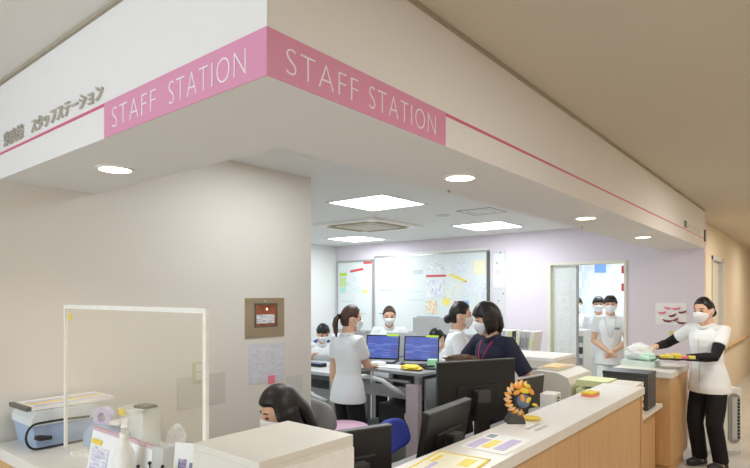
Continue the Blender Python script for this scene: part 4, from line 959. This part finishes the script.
        for L in lay:
            for i in range(nu-1):
                for j in range(nv-1): b2.faces.new((L[i][j], L[i+1][j], L[i+1][j+1], L[i][j+1]))
        A, B = lay
        bd = [(i, 0) for i in range(nu)]+[(nu-1, j) for j in range(1, nv)]+[(i, nv-1) for i in range(nu-2, -1, -1)]+[(0, j) for j in range(nv-2, 0, -1)]
        for (i, j), (k, l) in zip(bd, bd[1:]+bd[:1]): b2.faces.new((A[i][j], A[k][l], B[k][l], B[i][j]))
        mk = obj('face_mask', b2, M['mask'], root, smooth=True)
        for k in (1, -1):
            obj('ear_loop', tube(NB(), [HW(Vector((k*0.069, 0.035, -0.02))*s), HW(Vector((k*0.078, 0.012, 0.0))*s), HW(Vector((k*0.083, -0.010, 0.016))*s), HW(Vector((k*0.082, -0.022, -0.01))*s), HW(Vector((k*0.076, 0.008, -0.045))*s), HW(Vector((k*0.064, 0.035, -0.055))*s)], 0.0016*s, n=6), M['mask'], mk)
    # ---- clothes
    bm = NB()
    inf = 0.009*s
    hemz = hem
    pts, rad = [], []
    for z in [hemz, hemz+0.02]+[p[0] for p in prof if p[0] > hemz+0.03 and p[0] <= 0.826]:
        # interpolate profile
        if z < 0.51: rx, ry, oy = 0.105, 0.078, 0.0
        else:
            for a, b in zip(prof, prof[1:]):
                if a[0] <= z <= b[0]:
                    f = (z-a[0])/(b[0]-a[0]); rx, ry, oy = [a[i]+(b[i]-a[i])*f for i in (1, 2, 3)]; break
        fl = 1+0.45*max(0, 0.60-z)
        i2 = inf if z < 0.80 else inf*0.6
        p = TL((0, oy*h, z*h))
        if hip is not None and z < 0.48: continue
        pts.append(p); rad.append((rx*h*fl+i2, ry*h*fl+i2+(0.004 if z < 0.76 else 0)))
    ringtube(bm, pts, rad, 32)
    for k in (1, -1):
        E, Wr = arms[k]; S = Sh[k]
        path = [TL((k*0.045*h, -0.004*h, 0.797*h)), S+Vector((0, 0, 0.003)), S.lerp(E, 0.3), S.lerp(E, min(1, sleeve))]
        rr = [.030*h+inf*.8, .034*h+inf*.8, .032*h+inf, .030*h+inf*1.3]
        if sleeve > 1: path = path[:3]+[E, E.lerp(Wr, 0.4), E.lerp(Wr, 0.92)]; rr = rr[:3]+[.026*h+inf, .026*h+inf*.8, .02*h+inf*.6]
        tube(bm, path, rr, n=16)
    cloth = remeshed('polo_shirt' if top == 'navy' else 'tunic', bm, M[top], root, voc, 2)
    # collar
    if top != 'none':
        c0 = TL((0, -0.004*h, 0.828*h)); n = 26; b2 = NB(); R0 = []
        for rad_, dz, th in ((0.047, -0.012, 0), (0.040, 0.012, 0), (0.036, 0.012, 0), (0.043, -0.012, 0)):
            ring = []
            for j in range(n):
                a = 2*math.pi*j/n; fr = max(0, math.sin(a)); ring.append(b2.verts.new(c0+ax*rad_*h*math.cos(a)+ay*(rad_*0.95*h*math.sin(a)+0.006*fr)+Vector((0, 0, dz*h*0.9-0.016*h*fr**3))))
            R0.append(ring)
        for a, b in zip(R0, R0[1:]+R0[:1]):
            for j in range(n): b2.faces.new((a[j], a[(j+1) % n], b[(j+1) % n], b[j]))
        obj('collar', b2, M[top], cloth, smooth=True)
    # trousers
    bm = NB(); inf2 = 0.012*s
    pts, rad = [], []
    for z, rx, ry, oy in prof:
        if 0.44 <= z <= 0.56: pts.append(TL((0, oy*h, z*h)) if hip is None or z > 0.5 else Vector((0, 0, hz+(z-0.5)*h))); rad.append((rx*h+0.003, ry*h+0.003))
    ringtube(bm, pts, rad, 24)
    for k in (1, -1):
        hj, kn, an = legs[k]
        tube(bm, [hj, hj.lerp(kn, 0.15), hj.lerp(kn, 0.6), kn, kn.lerp(an, 0.35), kn.lerp(an, 0.8), an+Vector((0, 0, -0.008*h))], [.046*h, .050*h+inf2*.3, .044*h+inf2, .037*h+inf2, .036*h+inf2, .034*h+inf2, .034*h+inf2], n=16)
    remeshed('trousers', bm, M[bottom], root, voc, 2)
    for k in (1, -1):
        an = legs[k][2]; b2 = NB()
        y0 = an.y
        tube(b2, [(an.x, y0-0.052*h, 0.028*h), (an.x, y0-0.03*h, 0.032*h), (an.x, y0+0.02*h, 0.032*h), (an.x, y0+0.075*h, 0.022*h), (an.x, y0+0.108*h, 0.017*h)], [(.014*h, .014*h), (.026*h, .030*h), (.028*h, .028*h), (.030*h, .018*h), (.014*h, .009*h)], n=16, ref=(0, 0, 1)) if False else None
        for yy, rx_, rz_ in ((0, 0, 0),):
            ell(b2, (an.x, y0-0.012*h, 0.030*h), (0.027*h, 0.040*h, 0.026*h), 14, 10); ell(b2, (an.x, y0+0.05*h, 0.024*h), (0.031*h, 0.062*h, 0.020*h), 14, 10)
            bx(b2, an.x-0.022*h, an.x+0.022*h, y0-0.04*h, y0+0.09*h, 0.004, 0.018*h)
        remeshed('shoe', b2, M['shoe'] if bottom == 'blk' else M['white'], root, 0.006, 3)
    if undersleeve:
        for k in (1, -1):
            E, Wr = arms[k]; S = Sh[k]; b2 = NB()
            tube(b2, [S.lerp(E, 0.4), S.lerp(E, 0.8), E, E.lerp(Wr, 0.25), E.lerp(Wr, 0.7), E.lerp(Wr, 0.9)], [.034*h, .0285*h, .0275*h, .0275*h, .022*h, .020*h], n=16)
            remeshed('under_sleeve', b2, M[undersleeve], root, voc, 2)
    return dict(root=root, HW=HW, TL=TL, arms=arms, h=h, s=s, cloth=cloth, ax=ax, ay=ay)

def fpt(P, x, y, z):  # a point on the torso: root local
    return P['TL']((x*P['h'], y*P['h'], z*P['h']))
def lanyard(P, m, badge=True):
    h = P['h']; pts = [fpt(P, -0.036, -0.01, 0.835), fpt(P, -0.040, 0.05, 0.80), fpt(P, -0.032, 0.090, 0.75), fpt(P, -0.015, 0.093, 0.69), fpt(P, 0.0, 0.090, 0.655), fpt(P, 0.015, 0.093, 0.69), fpt(P, 0.032, 0.090, 0.75), fpt(P, 0.040, 0.05, 0.80), fpt(P, 0.036, -0.01, 0.835)]
    L = obj('lanyard', tube(NB(), pts, 0.0035, n=6), m, P['root'], smooth=True)
    if badge:
        c = fpt(P, 0, 0.092, 0.63); obj('name_badge', box(c.x-0.028, c.x+0.028, c.y-0.003, c.y+0.003, c.z-0.04, c.z+0.04), M['paper'], L, bevel=0.002)

# ponytailed nurse with her back to us
P = person('woman with a brown ponytail seen from behind, in white tunic and black trousers', (-3.13, 3.48), -0.18, h=1.53, hrw=(-3.13, 3.80, 0.965), hl=(-0.18, 0.0, 0.70), head=(-0.35, 0.12),
           hairstyle='pony', hairm='brownhair', hem=0.455, sleeve=0.62, fine=True, palmr=(0, 0, -1), pr=(0.7, -0.6, -0.6))
# woman facing us behind the laptops
P = person('woman in white tunic and mask facing the camera behind the laptops', (-3.84, 4.97), -2.45, h=1.50, lean=0.10, head=(0, 0.15), hairstyle='bun', hairm='brownhair', hr=(0.16, 0.25, 0.97), hl=(-0.16, 0.25, 0.97), palmr=(0, 0, -1), palml=(0, 0, -1))
t = thing('laptop', 'pale grey laptop seen from behind in front of the masked woman', 'laptop', (-3.42, 4.66, 0.941), math.pi+0.25)
obj('base', box(-0.17, 0.17, -0.07, 0.0, 0, 0.018), M['lgrey'], t, bevel=0.004); obj('lid', box(-0.17, 0.17, 0, 0.012, 0.0, 0.25, mtx=T(0, 0, 0.018) @ RX(-0.1)), M['lgrey'], t, bevel=0.004)
# person in blue at the far left
P = person('person with short black hair and blue collar seated at the left edge desk', (-4.95, 5.0), -2.3, h=1.58, hip=0.50, lean=0.22, head=(0.2, 0.25), hairstyle='short', top='tunic', bottom='navy', hr=(0.14, 0.40, 0.86), hl=(-0.14, 0.42, 0.86), palmr=(0, 0, -1), palml=(0, 0, -1))
c = fpt(P, 0, 0, 0.80); bm = NB(); tube(bm, [fpt(P, 0.085, -0.015, 0.800), fpt(P, 0.05, -0.02, 0.825), fpt(P, 0, -0.03, 0.835), fpt(P, -0.05, -0.02, 0.825), fpt(P, -0.085, -0.015, 0.800)], [(.03, .02), (.05, .03), (.055, .035), (.05, .03), (.03, .02)], n=12); obj('blue_collar', bm, M['blue'], P['root'], smooth=True)
chair((-4.97, 5.02, 0), -2.3, 'office chair under the person in blue', M['blueseat'], M['blueseat'], M['dgrey'], sz=0.40)
# woman with a hair bun
P = person('woman with a black hair bun in white tunic standing in profile', (-2.42, 4.09), -0.95, h=1.56, head=(0.0, 0.08), hairstyle='bun', hem=0.44, fine=True, hr=(0.12, 0.25, 1.0), hl=(-0.12, 0.28, 1.0))
# stooping person behind her
P = person('stooping dark haired person in white, half hidden behind the woman with the bun', (-3.22, 5.22), 2.7, h=1.56, hip=0.50, lean=0.15, head=(0.3, 0.35), hairstyle='bun', hr=(0.10, 0.24, 1.02), hl=(-0.14, 0.3, 0.97), pr=(0.5, 0.2, -0.8))
chair((-3.22, 5.25, 0), 2.7, 'office chair under the stooping person in white', M['blueseat'], M['blueseat'], M['dgrey'], sz=0.40)
# woman in navy polo
P = person('woman with black bob hair in a navy polo shirt and mask behind the large monitor', (-1.93, 3.85), 2.80, h=1.56, lean=0.10, head=(-0.45, 0.15), hairstyle='bob', sw=0.103, top='navy', bottom='blk', sleeve=0.9, fine=True, hem=0.44, hr=(0.26, 0.22, 1.06), hl=(-0.26, 0.06, 0.80), pr=(0.8, -0.2, -0.6), pl=(-0.4, -0.9, -0.2), palml=(0, 0, -1))
b2 = NB(); tube(b2, [fpt(P, 0.036, -0.01, 0.835), fpt(P, 0.034, 0.045, 0.80), fpt(P, 0.018, 0.078, 0.75), fpt(P, 0.0, 0.086, 0.70), fpt(P, -0.018, 0.078, 0.75), fpt(P, -0.034, 0.045, 0.80), fpt(P, -0.036, -0.01, 0.835)], 0.006, n=6); obj('lanyard', b2, M['magenta'], P['root'], smooth=True)
# nurses in the storeroom doorway
P = person('nurse in white with clasped hands standing in the storeroom doorway', (-2.12, 7.42), -2.858, h=1.61, head=(0, 0.05), hairstyle='short', bottom='tunic', hem=0.44, fine=True, hr=(0.035, 0.19, 0.90), hl=(-0.035, 0.185, 0.89), pr=(0.8, -0.5, -0.1), pl=(-0.8, -0.5, -0.1), palmr=(-1, -0.6, 0), palml=(1, -0.6, 0))
lanyard(P, M['lgrey'])
c = fpt(P, -0.05, 0.075, 0.73); obj('pocket_badge', box(c.x-0.03, c.x+0.03, c.y-0.004, c.y+0.004, c.z-0.012, c.z+0.012), M['grey'], P['root'])
P = person('masked nurse in white half hidden behind the nurse with clasped hands', (-2.50, 8.18), -2.85, h=1.59, hairstyle='short', bottom='tunic')
P = person('nurse in white just showing past the door leaf in the storeroom', (-2.93, 8.52), -2.6, h=1.58, hairstyle='short', bottom='tunic')
# nurse in the corridor
P = person('nurse in white tunic, black sleeves and black trousers standing by the far counter', (-0.815, 5.93), 2.70, h=1.60, lean=0.07, head=(0.0, 0.10), hairstyle='bun', hem=0.44, sleeve=0.55, fine=True, undersleeve='blk', waist=1.0,
           hrw=(-1.25, 5.82, 1.10), hlw=(-0.965, 5.60, 1.035), pr=(0.9, -0.3, -0.5), pl=(-1, -0.5, -0.5), palmr=(0, 0.3, -1), palml=(1, 0, 0.6), curl=0.5)
E_, W_ = P['arms'][-1]; d = (W_-E_).normalized()
obj('wristwatch', tube(NB(), [W_-d*0.035, W_-d*0.018], 0.031, n=16), M['dgrey'], P['root'], smooth=True)
bm = NB()
for k in range(3): c = fpt(P, 0.0, 0.0, 0.0)
b2 = NB(); tube(b2, [fpt(P, 0.0, 0.080, 0.76), fpt(P, 0.0, 0.0835, 0.70), fpt(P, 0.0, 0.074, 0.62), fpt(P, 0.0, 0.088, 0.52), fpt(P, 0.0, 0.094, 0.45)], [(0.003, 0.003)]*5, n=6); obj('front_seam', b2, M['lgrey'], P['cloth'])
# seated woman behind the cream printer
P = person('woman with long black hair seated low behind the cream printer', (-1.885, 1.76), math.pi-0.40, h=1.55, hip=0.435, lean=0.08, head=(0.0, 0.25), hairstyle='long', fine=True, mask=True, hr=(0.18, 0.30, 0.74), hl=(-0.18, 0.30, 0.74))
chair((-1.885, 1.78, 0), math.pi-0.40, 'office chair under the long haired woman', M['blueseat'], M['blueseat'], M['dgrey'], sz=0.38, bh=0.2, bc=0.15)
# pouch held by the woman in navy
t = thing('pouch', 'dark brown soft pouch held by the woman in navy above the monitor', 'pouch', (-2.04, 3.50, 1.10), 0.7); crumple((0, 0, 0.03), (0.13, 0.05, 0.036), M['brown'], 'cloth', t, 4)
